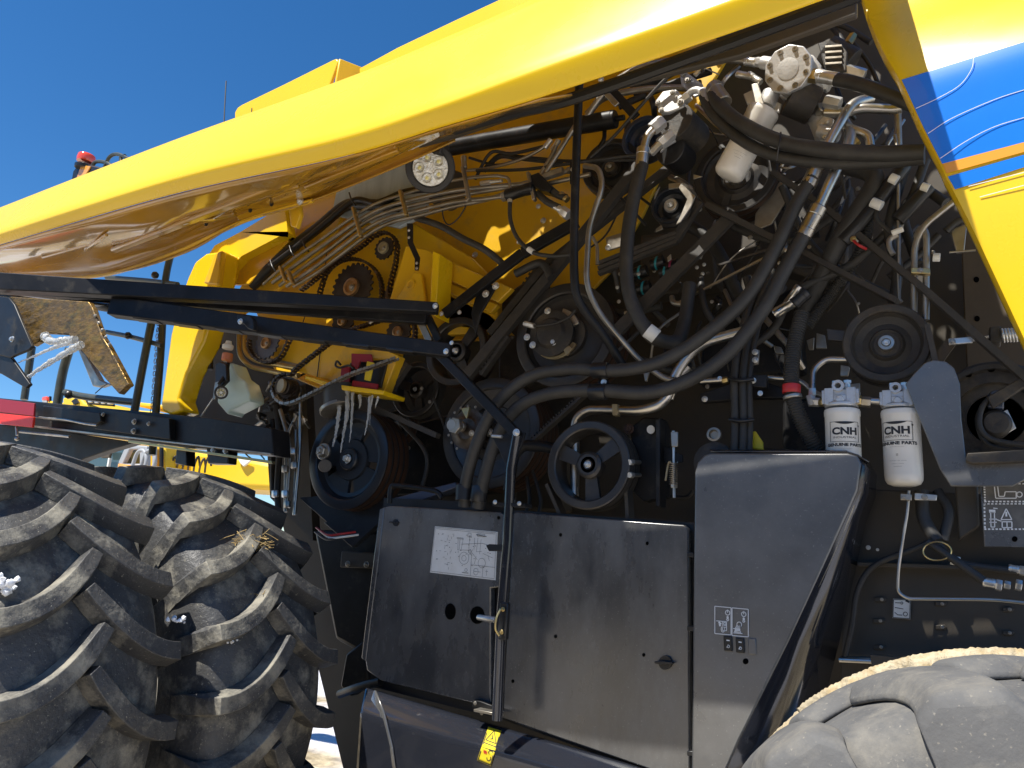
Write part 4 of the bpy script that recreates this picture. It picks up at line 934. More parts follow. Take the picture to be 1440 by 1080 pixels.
# curved lower cover under the doors
def lower_cover():
    r = [([(516, 968), (530, 972), (600, 992), (700, 1021), (800, 1050), (910, 1082), (1010, 1115)], -.03),
         ([(514, 971), (530, 976), (600, 997), (700, 1026), (800, 1055), (910, 1088), (1010, 1121)], -.075),
         ([(508, 1000), (530, 1008), (600, 1028), (700, 1056), (800, 1084), (910, 1115), (1010, 1150)], -.145),
         ([(507, 1010), (530, 1018), (600, 1038), (700, 1066), (800, 1094), (910, 1126), (1010, 1160)], -.155),
         ([(500, 1110), (530, 1118), (600, 1130), (700, 1150), (800, 1180), (910, 1210), (1010, 1240)], -.155)]
    G = [catmull(PP(p, y), 4) for p, y in r]; cols = [catmull([g[j] for g in G], 5) for j in range(len(G[0]))]
    rows = [[c[i] for c in cols] for i in range(len(cols[0]))]
    o = build(MB().grid(rows), 'lower_cover', 'glossy_black', ROOT, 0, 50, solid=.006)
    end = [PP([(528, 971), (540, 1000), (552, 1050), (560, 1110)], -.165), PP([(526, 971), (512, 1010), (505, 1060), (500, 1110)], .04)]
    build(MB().grid(end), 'cover_end', 'door_black', o, 0, 40, solid=.006)
    # warning sticker, laid on the cover's curved skin
    from mathutils.bvhtree import BVHTree
    g = MB().grid(rows); tree = BVHTree.FromPolygons([tuple(v) for v in g.v], g.f)
    tl, tr, br, bl = [Vector((*p, 0)) for p in ((688, 1018), (706, 1024), (690, 1077), (671, 1069))]
    def on(u, v, off):
        q = (tl*(1-u)+tr*u)*(1-v)+(bl*(1-u)+br*u)*v; d = ray(q.x, q.y).normalized(); h = tree.ray_cast(CAM, d)
        return (h[0] if h[0] else P(q.x, q.y, -.12))-d*off
    lb = build(MB().grid([[on(k/6, r_/12, .0065) for k in range(7)] for r_ in range(13)]), 'warning_label', 'label_yellow', o, 0, 60, solid=.001)
    def ink(name, segs, m, hw):
        mb = MB()
        for u0, v0, u1, v1 in segs:
            du, dv = (u1-u0), (v1-v0)*2.7; l = math.hypot(du, dv)+1e-9; nu, nv = -dv/l*hw, du/l*hw/2.7
            L_ = [[on(u0+(u1-u0)*t/4+s_*nu, v0+(v1-v0)*t/4+s_*nv, .0085) for t in range(5)] for s_ in (-1, 1)]
            mb.grid(L_)
        build(mb, name, m, lb, 0, 0)
    ink('warning_print', rect(.04, .015, .96, .985)+[(.05, .5, .95, .5), (.5, .12, .12, .42), (.12, .42, .9, .42), (.9, .42, .5, .12), (.5, .22, .54, .34), (.40, .36, .62, .33)]+circ(.72, .68, .14, .06, 8, 2, 6)+circ(.72, .84, .14, .06, 8, -1, 3.2), 'print_black', .028)
    ink('warning_print', [(.22, .70, .48, .75), (.28, .76, .42, .69), (.25, .73, .45, .72)], 'red_print', .06)
lower_cover()
hose('drive_shaft', [(478, 976, .1), (500, 968, .02), (536, 958, -.02)], 6, m='black_paint')
plate('shaft_support', [(486, 920), (512, 900), (516, 960), (492, 980), (478, 965)], .12, .05, 'black_paint', .008)
plate('axle_housing', [(440, 745), (545, 745), (525, 930), (470, 900)], .25, .3, 'black_paint', .02)
plate('axle_flange', [(480, 775), (540, 778), (536, 800), (478, 798)], .20, .04, 'dark_wall', .004); bolts([(489, 793, 4), (515, 794, 4)], .19, 'steel_dull')
for i, (c, mm) in enumerate((((0, 0), 'wire_red'), ((4, 4), 'cup_white'), ((-2, 6), 'rubber_hose'))):
    hose('wire', [(445+c[0], 742+c[1], .05), (460+c[0], 752+c[1], .0), (478+c[0], 751+c[1], .0), (500+c[0], 748+c[1], .05)], 1.6, m=mm)
# service chart on the left door
ql = PP([(612, 740), (700, 748), (697, 816), (605, 805)], YD-.001)
lb = build(MB().prism([p+Vector((0, -.0015, 0)) for p in ql], (0, .003, 0)), 'service_chart', 'label_white', ROOT, 0)
sg = rect(.015, .02, .985, .97)+[(.03, .05, .97, .05, .0008)]
sg += [(.63, .74, .99, .74), (.63, .74, .63, .97), (.81, .74, .81, .97)]+circ(.71, .87, .035, .07)+[(.68, .87, .78, .87), (.87, .80, .87, .93), (.85, .84, .89, .84)]
random.seed(3)
sg += rect(.38, .20, .48, .22)+[(.40, .22, .41, .46), (.48, .22, .46, .46), (.43, .22, .43, .44), (.40, .46, .60, .44), (.46, .33, .78, .27), (.78, .27, .90, .30)]
sg += circ(.515, .62, .075, .13)+circ(.515, .62, .035, .06)+circ(.79, .68, .055, .10)+[(.60, .44, .72, .62), (.58, .15, .58, .50), (.66, .17, .66, .42), (.71, .17, .70, .46), (.76, .19, .75, .50), (.63, .52, .63, .75), (.70, .55, .68, .72), (.80, .48, .95, .55), (.88, .52, .90, .62), (.57, .45, .64, .56), (.64, .42, .58, .55), (.70, .46, .78, .44)]
sg += rect(.55, .08, .60, .16)+rect(.70, .08, .81, .13)+[(.68, .1, .84, .12, .002)]
for k in range(26):
    u, v = random.uniform(.05, .33), random.uniform(.12, .85); a = random.choice((0, 1))
    sg.append((u, v, u+(.03 if a else 0), v+(0 if a else .05)))
for k in range(30):
    u, v = random.uniform(.05, .92), random.uniform(.12, .78); sg.append((u, v, u+.014, v, .0018))
sg += circ(.56, .86, .02, .03)+[(.50, .92, .60, .92, .0016)]
lines('chart_print', ql, sg, .0009, 'print_black', -.0035, lb)

# ================================================================== OIL FILTERS
def can(name, cx, ytop, ybot, rpx, y, tilt=None, bot=True):
    a, b = (P(cx, ytop, y), P(cx, ybot, y)) if tilt is None else (P(*tilt[0]), P(*tilt[1]))
    if tilt is None: b = Vector((a.x, a.y, b.z))
    ax = (a-b).normalized(); L = (a-b).length; r = rpx*(mpp(cx, ytop, y) if tilt is None else mpp(*tilt[0]))
    prof = [(.001, 0), (r*.6, .001), (r*.85, .006), (r*.97, .016), (r, .03), (r, L-.02), (r*1.03, L-.018), (r*1.04, L-.006), (r*1.0, L), (r*.9, L+.001)]
    o = build(MB().lathe(b, prof, 48, ax), name, 'filter_white', ROOT, 0, 40)
    return o, b, ax, L, r
def filter_print(o, b, ax, L, r, ang, full=True):
    view = (CAM-b); view -= ax*view.dot(ax); view.normalize(); side = ax.cross(view).normalized()
    def T(s, h, size, xs=1.0, name='printed_text', bold=0): text(s, None, size, side, ax, 'print_black', name, o, cyl=(b+ax*h, r, ang, ax), xscale=xs, bold=bold)
    if full:
        T('CNH', L*.70, r*.58, 1.15, bold=.0012); T('INDUSTRIAL', L*.625, r*.17, 1.45)
    T('GENUINE PARTS', L*.535 if full else L*.66, r*.24, 1.25, bold=.0005); T('-----------------', (L*.49 if full else L*.61), r*.10, 1.4)
    T('=', L*.38 if full else L*.46, r*.30, .8); T('--------- --- ------', L*.31, r*.12, 1.2); T('------ - -----', L*.27, r*.12, 1.2); T('--------', L*.235, r*.15, 1.1)
    if full:
        mb = MB(); hw = r*.86; z0, z1 = L*.575, L*.82
        def wrap(x, z):
            a = ang+x/r; return b+ax*z+(side*math.sin(a)+side.cross(ax).normalized()*math.cos(a))*(r+.001)
        for (xa, za, xb, zb) in ((-hw, z0, hw, z0), (-hw, z1, hw, z1), (-hw, z0, -hw, z1), (hw, z0, hw, z1)):
            pts = [wrap(xa+(xb-xa)*i/10, za+(zb-za)*i/10) for i in range(11)]; mb.tube(pts, .0006, 5)
        for i in range(10):
            x0, x1 = -hw*.7+hw*1.4*i/10, -hw*.7+hw*1.4*(i+1)/10
            def dp(x): return .007*(1-(x/(hw*.7))**2)
            mb.add([wrap(x0, z1), wrap(x1, z1), wrap(x1, z1-dp(x1)-.0002), wrap(x0, z1-dp(x0)-.0002)], [(0, 1, 2, 3)])
        # dot over the H
        mb.add([wrap(r*.82, L*.765), wrap(r*.93, L*.765), wrap(r*.93, L*.785), wrap(r*.82, L*.785)], [(0, 1, 2, 3)])
        build(mb, 'printed_frame', 'print_black', o, 0, 30)
def head(cx, cy, y, s=1.0):
    c = P(cx, cy, y); k = mpp(cx, cy, y)*s; mb = MB()
    mb.lathe(c+Vector((0, 0, -14*k)), [(21*k, 0), (22*k, .002), (22*k, 5*k), (17*k, 8*k), (17*k, 16*k)], 32, (0, 0, 1))
    mb.bar(c+Vector((-24*k, 0, 0)), c+Vector((24*k, 0, 0)), 26*k, 20*k)
    mb.bar(c+Vector((-14*k, -12*k, -12*k)), c+Vector((-14*k, -12*k, 12*k)), 8*k, 12*k); mb.bar(c+Vector((14*k, -12*k, -12*k)), c+Vector((14*k, -12*k, 12*k)), 8*k, 12*k)
    o = build(mb, 'filter_head', 'aluminium', ROOT, .003)
    build(MB().lathe(c+Vector((-2*k, -10*k, 15*k)), [(4*k, 0), (4*k, 6*k), (8*k, 6*k), (8*k, -6*k), (4*k, -6*k)], 24, (0, -1, 0), False), 'mounting_eye', 'aluminium', o, 0)
    build(MB().lathe(c+Vector((0, -16*k, -5*k)), [(5.5*k, 0), (5.5*k, 3*k), (4.5*k, 4*k), (.001, 4*k)], 20), 'port_plug', 'aluminium', o, 0)
    for dx in (-6, 9): build(MB().lathe(c+Vector((dx*k, -4*k, 10*k)), [(4*k, 0), (4*k, 10*k), (5.5*k, 10*k), (5.5*k, 14*k), (.001, 14*k)], 6, (0, 0, 1)), 'head_bolt', 'zinc', o, 0, 25)
    return o
f1 = can('oil_filter', 1184, 577, 690, 23, -.03); filter_print(*f1, .12)
f2 = can('oil_filter', 1266, 578, 684, 24.5, -.02); filter_print(*f2, -.28)
head(1183, 560, -.03); head(1263, 562, -.02, .95)
bent('steel_tube', [(1222, 564, -.03), (1290, 568, -.02)], 5.5); sleeve('hex_fitting', (1204, 564, -.03), (1212, 564, -.03), 8, 'brass_zinc', hexa=True); sleeve('hex_fitting', (1212, 565, -.03), (1225, 566, -.03), 8, 'steel_dull', hexa=True)
bent('steel_tube', [(1198, 506, .03), (1160, 505, .03), (1143, 520, .02), (1142, 548, .0)], 4.5, bend=.05)
sleeve('hex_fitting', (1142, 546, .0), (1142, 557, .0), 5.5, 'zinc', hexa=True); sleeve('elbow_fitting', (1139, 556, .0), (1143, 570, .0), 6.5, 'aluminium', hexa=True); sleeve('elbow_fitting', (1139, 565, .0), (1153, 566, .0), 6.5, 'aluminium', hexa=True); sleeve('hex_fitting', (1152, 566, .0), (1160, 566, -.01), 6, 'brass_zinc', hexa=True)
bent('steel_tube', [(1080, 531, .05), (1125, 534, .05), (1145, 552, .04), (1160, 558, .03)], 3.5, bend=.04)
# drain line and clips under the filters
bent('steel_tube', [(1278, 690, -.01), (1276, 720, -.01), (1263, 800, -.01), (1262, 832, -.01), (1276, 842, -.01), (1400, 843, -.02), (1460, 850, -.02)], 2.4, bend=.05)
plate('tube_clip', [(1266, 694), (1282, 695), (1282, 704), (1266, 703)], -.03, .01, 'steel_dull', .002); plate('clip_plate', [(1286, 693), (1318, 696), (1317, 704), (1286, 703)], -.02, .008, 'zinc', .002); bolts([(1271, 699, 2.5), (1300, 699, 4)], -.035, 'steel_dull')
# upper angled filter
f3 = can('oil_filter', 0, 0, 0, 22, 0, tilt=((1074, 156, -.02), (1022, 250, -.02))); filter_print(*f3, -.05, False)

# ================================================================== PUMPS AND FITTINGS, UPPER RIGHT
def pump():
    c = P(1108, 97, -.10); k = mpp(1108, 97, -.10); ax = (CAM-c).normalized(); ax = (ax+Vector((-.25, 0, .35))).normalized()
    n = 10; a = ax.orthogonal().normalized(); bb = ax.cross(a)
    def ring(r, h, m=n, ph=0): return [c+ax*h+(a*math.cos(2*math.pi*i/m+ph)+bb*math.sin(2*math.pi*i/m+ph))*r for i in range(m)]
    mb = MB(); mb.prism(ring(34*k, -.02), ax*.022); mb.lathe(c, [(30*k, -.10), (31*k, -.02)], 32, ax); mb.lathe(c, [(35*k, -.12), (35*k, -.095), (30*k, -.095)], 10, ax)
    o = build(mb, 'hydraulic_pump', 'aluminium', ROOT, .003)
    build(MB().lathe(c, [(15*k, .001), (15*k, .0035), (14*k, .004), (.001, .004)], 32, ax), 'pump_cap', 'aluminium', o, 0)
    for i in range(8):
        d = a*math.cos(2*math.pi*i/8+.3)+bb*math.sin(2*math.pi*i/8+.3)
        build(MB().lathe(c+d*27*k, [(4.4*k, .001), (4.4*k, .003)], 16, ax).lathe(c+d*27*k, [(2.8*k, .003), (2.8*k, .008), (1.6*k, .008), (1.6*k, .004), (.001, .004)], 14, ax), 'cap_screw', 'steel_dull', o, 0, 30)
    return o
pump()
sleeve('hex_fitting', (1138, 106, -.08), (1150, 108, -.08), 10, 'brass_zinc', hexa=True); sleeve('hose_ferrule', (1148, 106, -.08), (1178, 112, -.09), 9.5, 'zinc')
hose('hydraulic_hose', [(1176, 112, -.09), (1205, 118, -.10), (1240, 130, -.11), (1290, 150, -.11)], 10)
sleeve('suction_flange', (1072, 88, -.04), (1088, 90, -.05), 9, 'aluminium', lip=False)
for a, b, r, m in (((1110, 135, -.02), (1145, 150, .02), 26, 'cast_dark'), ((1160, 75, .02), (1195, 95, .04), 26, 'cast_dark'), ((1085, 130, -.02), (1078, 150, -.02), 12, 'aluminium'), ((1150, 165, .04), (1162, 195, .04), 14, 'aluminium')):
    sleeve('valve_body', a, b, r, m, lip=False)
plate('valve_block', [(1150, 60), (1180, 55), (1192, 72), (1190, 100), (1160, 98)], -.03, .06, 'cast_dark', .004)
for k in range(4): plate('cast_rib', [(1160, 64+k*8), (1184, 62+k*8), (1184, 65+k*8), (1160, 67+k*8)], -.04, .01, 'steel_dull', .001)
plate('pump_bracket', [(1045, 132), (1062, 124), (1078, 136), (1100, 146), (1096, 158), (1070, 148), (1050, 146)], -.02, .012, 'aluminium', .003)
plate('pump_bracket', [(1056, 118), (1066, 116), (1076, 150), (1062, 148)], -.05, .02, 'steel_dull', .003)
plate('manifold_plate', [(956, 104), (962, 99), (988, 118), (990, 130), (976, 136), (958, 120)], .05, .01, 'aluminium', .002); bolts([(961, 105, 4), (967, 113, 5)], .035, 'steel_dull')
gp = plate('gear_pump', [(921, 142), (932, 128), (950, 125), (962, 136), (962, 150), (940, 158), (928, 158)], -.02, .05, 'aluminium', .004)
bolts([(925, 145, 4), (946, 130, 4), (957, 144, 5), (930, 155, 4), (951, 136, 2)], -.03, 'steel_dull', gp)
sleeve('pump_housing', (950, 170, -.01), (975, 195, .12), 26, 'cast_dark', lip=False); sleeve('pump_housing', (942, 210, .02), (960, 226, .12), 22, 'plastic_black', lip=False)
for q in (((1160, 142, -.02), (1182, 146, -.02), 9), ((1186, 98, -.01), (1216, 106, .0), 9), ((1188, 86, .0), (1196, 70, .0), 5), ((1192, 62, .0), (1200, 50, .02), 6), ((1150, 118, .0), (1166, 124, .0), 7), ((1213, 118, .02), (1232, 124, .02), 8), ((1195, 205, .0), (1205, 196, .0), 8)):
    sleeve('hex_fitting', *q, random.choice(('aluminium', 'zinc', 'brass_zinc')), hexa=True)
for q in (((1060, 108), (1036, 104)), ((1070, 116), (1052, 104))): sleeve('pipe_union', (*q[0], -.03), (*q[1], -.03), 5, 'zinc')
bent('steel_tube', [(1190, 178, .0), (1222, 190, .0), (1224, 206, .0)], 6, bend=.04); sleeve('valve_body', (1150, 185, .0), (1180, 190, .0), 11, 'aluminium')
plate('port_flange', [(1146, 175), (1158, 162), (1172, 166), (1170, 196), (1154, 200)], .0, .014, 'aluminium', .004); bolts([(1155, 175, 3.5), (1163, 170, 3), (1160, 192, 3.5)], -.012, 'zinc')
sleeve('hose_cap', (1158, 150, .0), (1150, 160, .02), 9, 'steel_dull')
# corrugated and rubber lines filling the upper right
extra = [([(1100, 262, .2), (1130, 330, .22), (1180, 380, .22), (1260, 420, .2)], 6), ([(1282, 215, .10), (1262, 270, .08), (1250, 330, .08), (1262, 380, .1), (1250, 460, .12)], 7),
         ([(1302, 225, .1), (1270, 300, .08), (1200, 370, .1), (1120, 410, .1), (1085, 465, .1), (1030, 500, .08)], 6), ([(1180, 230, .1), (1230, 250, .06), (1205, 300, .06), (1180, 340, .08), (1130, 440, .15)], 13),
         ([(1330, 285, .1), (1300, 270, .12), (1270, 300, .15), (1290, 370, .15)], 7), ([(1245, 260, .05), (1232, 300, .04), (1240, 316, .04), (1258, 330, .04)], 3),
         ([(985, 390, .15), (990, 430, .1), (1010, 460, .1), (1030, 480, .1)], 5), ([(1050, 390, .12), (1062, 440, .12), (1050, 520, .1)], 6), ([(940, 300, .3), (1000, 340, .3), (1040, 420, .3)], 9),
         ([(1095, 60, .1), (1140, 40, .1), (1180, 35, .1), (1225, 60, .1)], 4), ([(1150, 20, .12), (1180, 50, .1), (1195, 90, .08)], 4), ([(1010, 60, .2), (1060, 40, .2), (1130, 20, .2), (1205, 0, .2)], 12),
         ([(890, 130, .25), (960, 90, .25), (1050, 60, .25)], 10), ([(870, 150, .2), (940, 120, .22), (1000, 100, .2)], 5), ([(1320, 330, .12), (1290, 360, .12), (1250, 390, .12)], 5), ([(900, 505, .1), (940, 520, .12), (1000, 530, .12)], 5),
         ([(1010, 310, .25), (1100, 340, .25), (1180, 300, .25)], 6), ([(1200, 60, .05), (1222, 90, .06), (1236, 120, .05)], 3), ([(840, 420, .2), (870, 440, .2), (930, 430, .2)], 6)]
for q, r in extra: hose('rubber_line', q, r, m='rubber_hose')
for q, r in (([(1262, 150, .12), (1265, 260, .12)], 5), ([(1258, 190, .06), (1263, 215, .05), (1264, 420, .05), (1268, 425, .05)], 2.6)): hose('steel_line', q, r, m='steel_dull', straight=True)
def corrugated(pts, rpx, name='corrugated_hose', pitch=.0075):
    q = catmull(PP(pts), 14); mid = pts[len(pts)//2]; r = rpx*mpp(*mid); L = [0]
    for i in range(1, len(q)): L.append(L[-1]+(q[i]-q[i-1]).length)
    n = int(L[-1]/pitch)*4; out = []; rs = []; j = 0
    for k in range(n+1):
        s = L[-1]*k/n
        while j < len(L)-2 and L[j+1] < s: j += 1
        out.append(q[j].lerp(q[j+1], min(1, (s-L[j])/max(1e-6, L[j+1]-L[j])))); rs.append(r*(1, 1, .86, .86)[k % 4])
    return build(MB().tube(out, rs, 20), name, 'rubber_hose', ROOT, 0, 20)
ch = corrugated([(1128, 440, -.02), (1116, 490, -.03), (1113, 540, -.04), (1122, 580, -.03), (1142, 620, -.01), (1160, 645, .02)], 11)
sleeve('red_band', (1113, 541, -.04), (1113, 553, -.04), 12.5, 'wire_red', ch, lip=False); sleeve('steel_band', (1114, 556, -.04), (1115, 561, -.04), 13, 'steel_dull', ch, lip=False)
corrugated([(1222, 300, .1), (1212, 350, .1), (1170, 410, .14), (1135, 460, .12)], 8); corrugated([(880, 390, .1), (893, 420, .08), (903, 440, .08)], 4, pitch=.006)
hose('wire', [(1200, 338, .04), (1208, 345, .02), (1218, 350, .04)], 2, m='wire_red'); bolt(1200, 336, .04, 4, 'brass_zinc')
for a, b, r, m in (((1226, 284, .02), (1240, 290, .02), 7, 'label_white'), ((1312, 362, .02), (1322, 362, .02), 6, 'label_white'), ((1252, 250, .03), (1262, 254, .03), 7, 'cup_white'), ((1296, 262, .03), (1306, 265, .03), 6, 'cup_white'), ((1254, 328, .02), (1270, 322, .02), 4, 'cup_white')):
    sleeve('hose_tag', a, b, r, m, lip=False)
for a, b in (((1236, 282, .05), (1272, 232, .05)), ((1262, 310, .05), (1306, 262, .05)), ((1186, 340, .06), (1230, 290, .05))): sleeve('hose_end', a, b, 10, 'plastic_black', lip=False)
for q in ([(1285, 450, .03), (1286, 345, .03), (1298, 318, .02), (1345, 280, .02)], [(1302, 450, .03), (1303, 330, .03), (1297, 318, .03), (1294, 330, .04)]): bent('steel_tube', q, 4.4, m='steel_dull', bend=.03)
bent('steel_tube', [(1302, 440, .03), (1303, 335, .03), (1296, 317, .03), (1288, 335, .03)], 4.4, m='steel_dull', bend=.03)
plate('tube_clamp', [(1281, 376), (1308, 377), (1308, 385), (1281, 384)], .0, .02, 'brass_zinc', .002); bolt(1294, 380, -.01, 3.5, 'steel_dull')
bent('steel_tube', [(1262, 330, .03), (1250, 336, .03), (1250, 348, .03), (1256, 358, .03)], 4, m='steel_dull', bend=.02)
bracket = plate('fan_bracket', [(1336, 323), (1360, 314), (1356, 352), (1345, 354)], .05, .02, 'steel_dull', .002)
hose('steel_line', [(1335, 355, .04), (1372, 352, .04)], 1.6, m='steel_dull', straight=True); hose('rubber_line', [(1330, 325, .04), (1345, 312, .04), (1362, 306, .04)], 5)
# lit fittings right of centre
for a, b, r, m in (((1104, 430, .02), (1124, 402, .0), 5.5, 'steel_tube'), ((1095, 440, .03), (1112, 424, .02), 6, 'brass_zinc'), ((1088, 442, .02), (1118, 424, .02), 7.5, 'steel_tube'), ((1115, 428, .02), (1135, 410, .02), 10, 'plastic_black')): sleeve('hose_ferrule', a, b, r, m)
# cyan and maroon valve tops in the shade
for a, m in (((900, 383), 'cyan_plastic'), ((924, 370), 'cyan_plastic'), ((905, 405), 'cyan_plastic'), ((944, 375), 'maroon_plastic'), ((936, 382), 'cyan_plastic')):
    sleeve('valve_cartridge', (a[0]-8, a[1]+3, .22), (a[0]+10, a[1]-3, .22), 9, 'plastic_black', lip=False); sleeve('valve_ring', (a[0]-1, a[1], .22), (a[0]+2, a[1], .22), 10, m, lip=False)
for a in ((868, 367), (872, 385), (898, 385), (868, 404), (870, 424), (880, 440), (900, 362), (980, 376), (988, 385), (990, 372), (1096, 370), (1105, 352)): bolt(a[0], a[1], .18, 2.6, 'zinc')
bent('hose_elbow', [(945, 418, .12), (946, 426, .1), (958, 428, .1), (968, 424, .1)], 4, m='steel_dull')

random.seed(11)
for k in range(46):
    a = (random.uniform(820, 1260), random.uniform(240, 540)); L_ = random.uniform(25, 110); th = random.choice((-.9, -1.2, .5, .9, 1.5))+random.uniform(-.3, .3)
    b = (a[0]+math.cos(th)*L_, a[1]+math.sin(th)*L_); dd = random.uniform(.14, .34); c = ((a[0]+b[0])/2+random.uniform(-14, 14), (a[1]+b[1])/2+random.uniform(-14, 14))
    hose('small_cable', [(*a, dd+.06), (*c, dd), (*b, dd+.06)], random.choice((1, 1.4, 2, 3, 4.5)), m=random.choice(('rubber_hose', 'rubber_hose', 'plastic_black', 'belt_rubber', 'steel_dull')), n=6, seg=8)
for k in range(34):
    a = (random.uniform(850, 1250), random.uniform(60, 260)); L_ = random.uniform(20, 90); th = random.choice((-.8, .3, .8, 1.3, 2.2))+random.uniform(-.3, .3)
    b = (a[0]+math.cos(th)*L_, a[1]+math.sin(th)*L_)
    if b[0] > 1215 and b[1] < 140: continue
    dd = random.uniform(.08, .3); c = ((a[0]+b[0])/2+random.uniform(-12, 12), (a[1]+b[1])/2+random.uniform(-12, 12))
    hose('small_cable', [(*a, dd+.05), (*c, dd), (*b, dd+.05)], random.choice((1, 1.5, 2.2, 3.2, 4.5)), m=random.choice(('rubber_hose', 'plastic_black', 'belt_rubber', 'steel_dull', 'steel_tube')), n=6, seg=8)
for k in range(34):
    bolt(random.uniform(830, 1330), random.uniform(260, 560), random.uniform(.12, .3), random.uniform(1.6, 3.4), random.choice(('zinc', 'steel_dull', 'cast_dark')))
for k in range(12):
    x, y = random.uniform(860, 1240), random.uniform(250, 540); w, h = random.uniform(6, 18), random.uniform(5, 22); plate('small_bracket', [(x, y), (x+w, y+random.uniform(-5, 5)), (x+w+random.uniform(-4, 4), y+h), (x+random.uniform(-4, 4), y+h)], random.uniform(.16, .32), .01, random.choice(('black_paint', 'cast_dark', 'steel_dull')), .002)
for q, r in (([(560, 590), (600, 640), (590, 700)], 3), ([(610, 560), (625, 600), (640, 650)], 2), ([(735, 640), (745, 700), (740, 722)], 3), ([(748, 660), (760, 700), (758, 722)], 2.5), ([(900, 690), (960, 700), (975, 690)], 3)): hose('small_cable', [(*p, .2) for p in q], r, m='rubber_hose')
for a in ((604, 565), (575, 630), (610, 690), (722, 705), (593, 546), (537, 590), (529, 700)): bolt(*a, .18, 2.4, 'steel_dull')

# bracket plates right of the spoked pulley
bp = plate('bearing_bracket', [(886, 600), (905, 586), (932, 588), (936, 600), (936, 700), (905, 706), (888, 690)], .06, .05, 'black_paint', .006)
plate('bracket_edge', [(922, 590), (928, 588), (928, 712), (922, 712)], .0, .06, 'black_paint', .002)
bolt(884, 603, .03, 7, 'rust_groove'); disc('inspection_cap', 915, 604, .045, 5.5, 6, 'label_white'); 
for cy in (650, 668): sleeve('long_bolt', (900, cy, .02), (888, cy, -.03), 3, 'steel_dull'); sleeve('bolt_head', (890, cy, -.03), (885, cy, -.05), 4.5, 'zinc', hexa=True)
plate('spring_bracket', [(932, 625), (960, 640), (960, 650), (934, 652)], .04, .01, 'black_paint', .002)
mb = MB(); 
for cxp, y0, y1, nn, r, yy in ((947, 650, 682, 11, 6, .0),):
    pts = [P(cxp, y0+(y1-y0)*i/(nn*12), yy)+Vector((math.cos(i*math.pi/6)*r*.0021, math.sin(i*math.pi/6)*r*.0021, 0)) for i in range(nn*12+1)]
    mb.tube(pts, .0018, 6)
build(mb, 'tension_spring', 'steel_dull', ROOT, 0, 50)
hose('spring_rod', [(947, 606, .0), (948, 700, .0)], 2, m='zinc', straight=True); sleeve('spring_nut', (948, 680, .0), (948, 686, .0), 5, 'zinc', hexa=True); plate('rod_end', [(943, 607), (953, 607), (953, 628), (944, 628)], -.01, .01, 'steel_dull', .002)
hose('spring_hook', [(936, 676, -.01), (940, 652, -.01), (944, 650, -.01)], 1.6, m='tan_ring')
# bracket with hose bundle in the middle
plate('cross_bracket', [(984, 553), (1060, 530), (1100, 545), (1105, 560), (1060, 560), (985, 566)], .08, .03, 'black_paint', .003)
plate('cross_bracket', [(1050, 527), (1078, 527), (1078, 545), (1050, 543)], .0, .03, 'black_paint', .002)
bolts([(991, 561, 4), (1059, 535, 4), (1069, 553, 3.5), (1012, 532, 3), (1062, 495, 4), (1062, 506, 4)], -.005, 'zinc')
plate('clip_plate', [(1054, 490), (1068, 492), (1066, 512), (1056, 514)], .02, .01, 'steel_dull', .002); plate('yellow_tab', [(1056, 608), (1062, 606), (1073, 622), (1073, 632), (1053, 630)], .02, .01, 'label_yellow', .002)
for x0, r in ((1034, 6), (1046, 6), (1055, 4)): hose('hydraulic_hose', [(x0-3, 700, .0), (x0, 600, .0), (x0, 520, .0), (x0+14, 450, .05), (x0+40, 380, .1)], r)
for cy in (533, 590): hose('cable_tie', [(1026, cy, -.02), (1043, cy+2, -.03), (1060, cy, -.02)], 3, m='plastic_black')
bent('steel_tube', [(985, 536, .1), (1020, 534, .1)], 4); sleeve('hex_fitting', (1016, 536, .08), (1024, 534, .08), 5, 'brass_zinc', hexa=True)
build(MB().lathe(P(1004, 611, .04), [(.022, -.01), (.022, .004), (.015, .005), (.012, -.005), (.001, -.005)], 24), 'round_port', 'steel_dull', ROOT, 0)
build(MB().lathe(P(1003, 650, .0), [(.06, -.06), (.064, -.05), (.064, -.01), (.05, 0), (.03, .004), (.001, .004)], 40), 'roller', 'cast_dark', ROOT, 0)

# ================================================================== RIGHT SIDE: GUARD PLATE, FLYWHEEL, SPRING, LABELS
fw = build(MB().lathe(P(1400, 590, .10), [(.30*.5, 0), (.155, .03), (.148, .035), (.135, .035), (.130, .02), (.10, .02), (.098, .004), (.07, .004), (.068, .0), (.001, .0)], 64), 'flywheel', 'cast_dark', ROOT, 0)
c0 = P(1400, 590, .065)
for k in range(16):
    a = 2*math.pi*k/16; c = c0+Vector((math.cos(a)*.142, 0, math.sin(a)*.142))
    build(MB().lathe(c, [(.009, .0005), (.009, -.008), (.001, -.008)], 14, (0, -1, 0), False), 'rim_hole', 'void_black', fw, 0)
build(MB().lathe(P(1400, 600, .06), [(.034, 0), (.036, .05), (.028, .06), (.012, .062), (.001, .058)], 36), 'flywheel_hub', 'cast_dark', fw, 0)
plate('hub_arm', [(1388, 556), (1396, 548), (1412, 548), (1412, 575), (1389, 573)], .0, .03, 'dark_blue_part', .004)
plate('hub_arm', [(1388, 558), (1440, 528), (1470, 515), (1470, 536), (1440, 545), (1396, 574)], -.02, .02, 'cast_dark', .003)
plate('bright_shim', [(1411, 578), (1417, 576), (1429, 602), (1416, 610), (1413, 608), (1417, 596)], .02, .006, 'zinc', .001)
hose('rubber_line', [(1395, 556, .0), (1380, 575, -.01), (1378, 600, -.02), (1395, 618, -.02), (1440, 626, -.02), (1470, 628, -.02)], 4); hose('rubber_line', [(1390, 560, .02), (1374, 590, .0), (1390, 625, -.0), (1450, 634, .0)], 3)
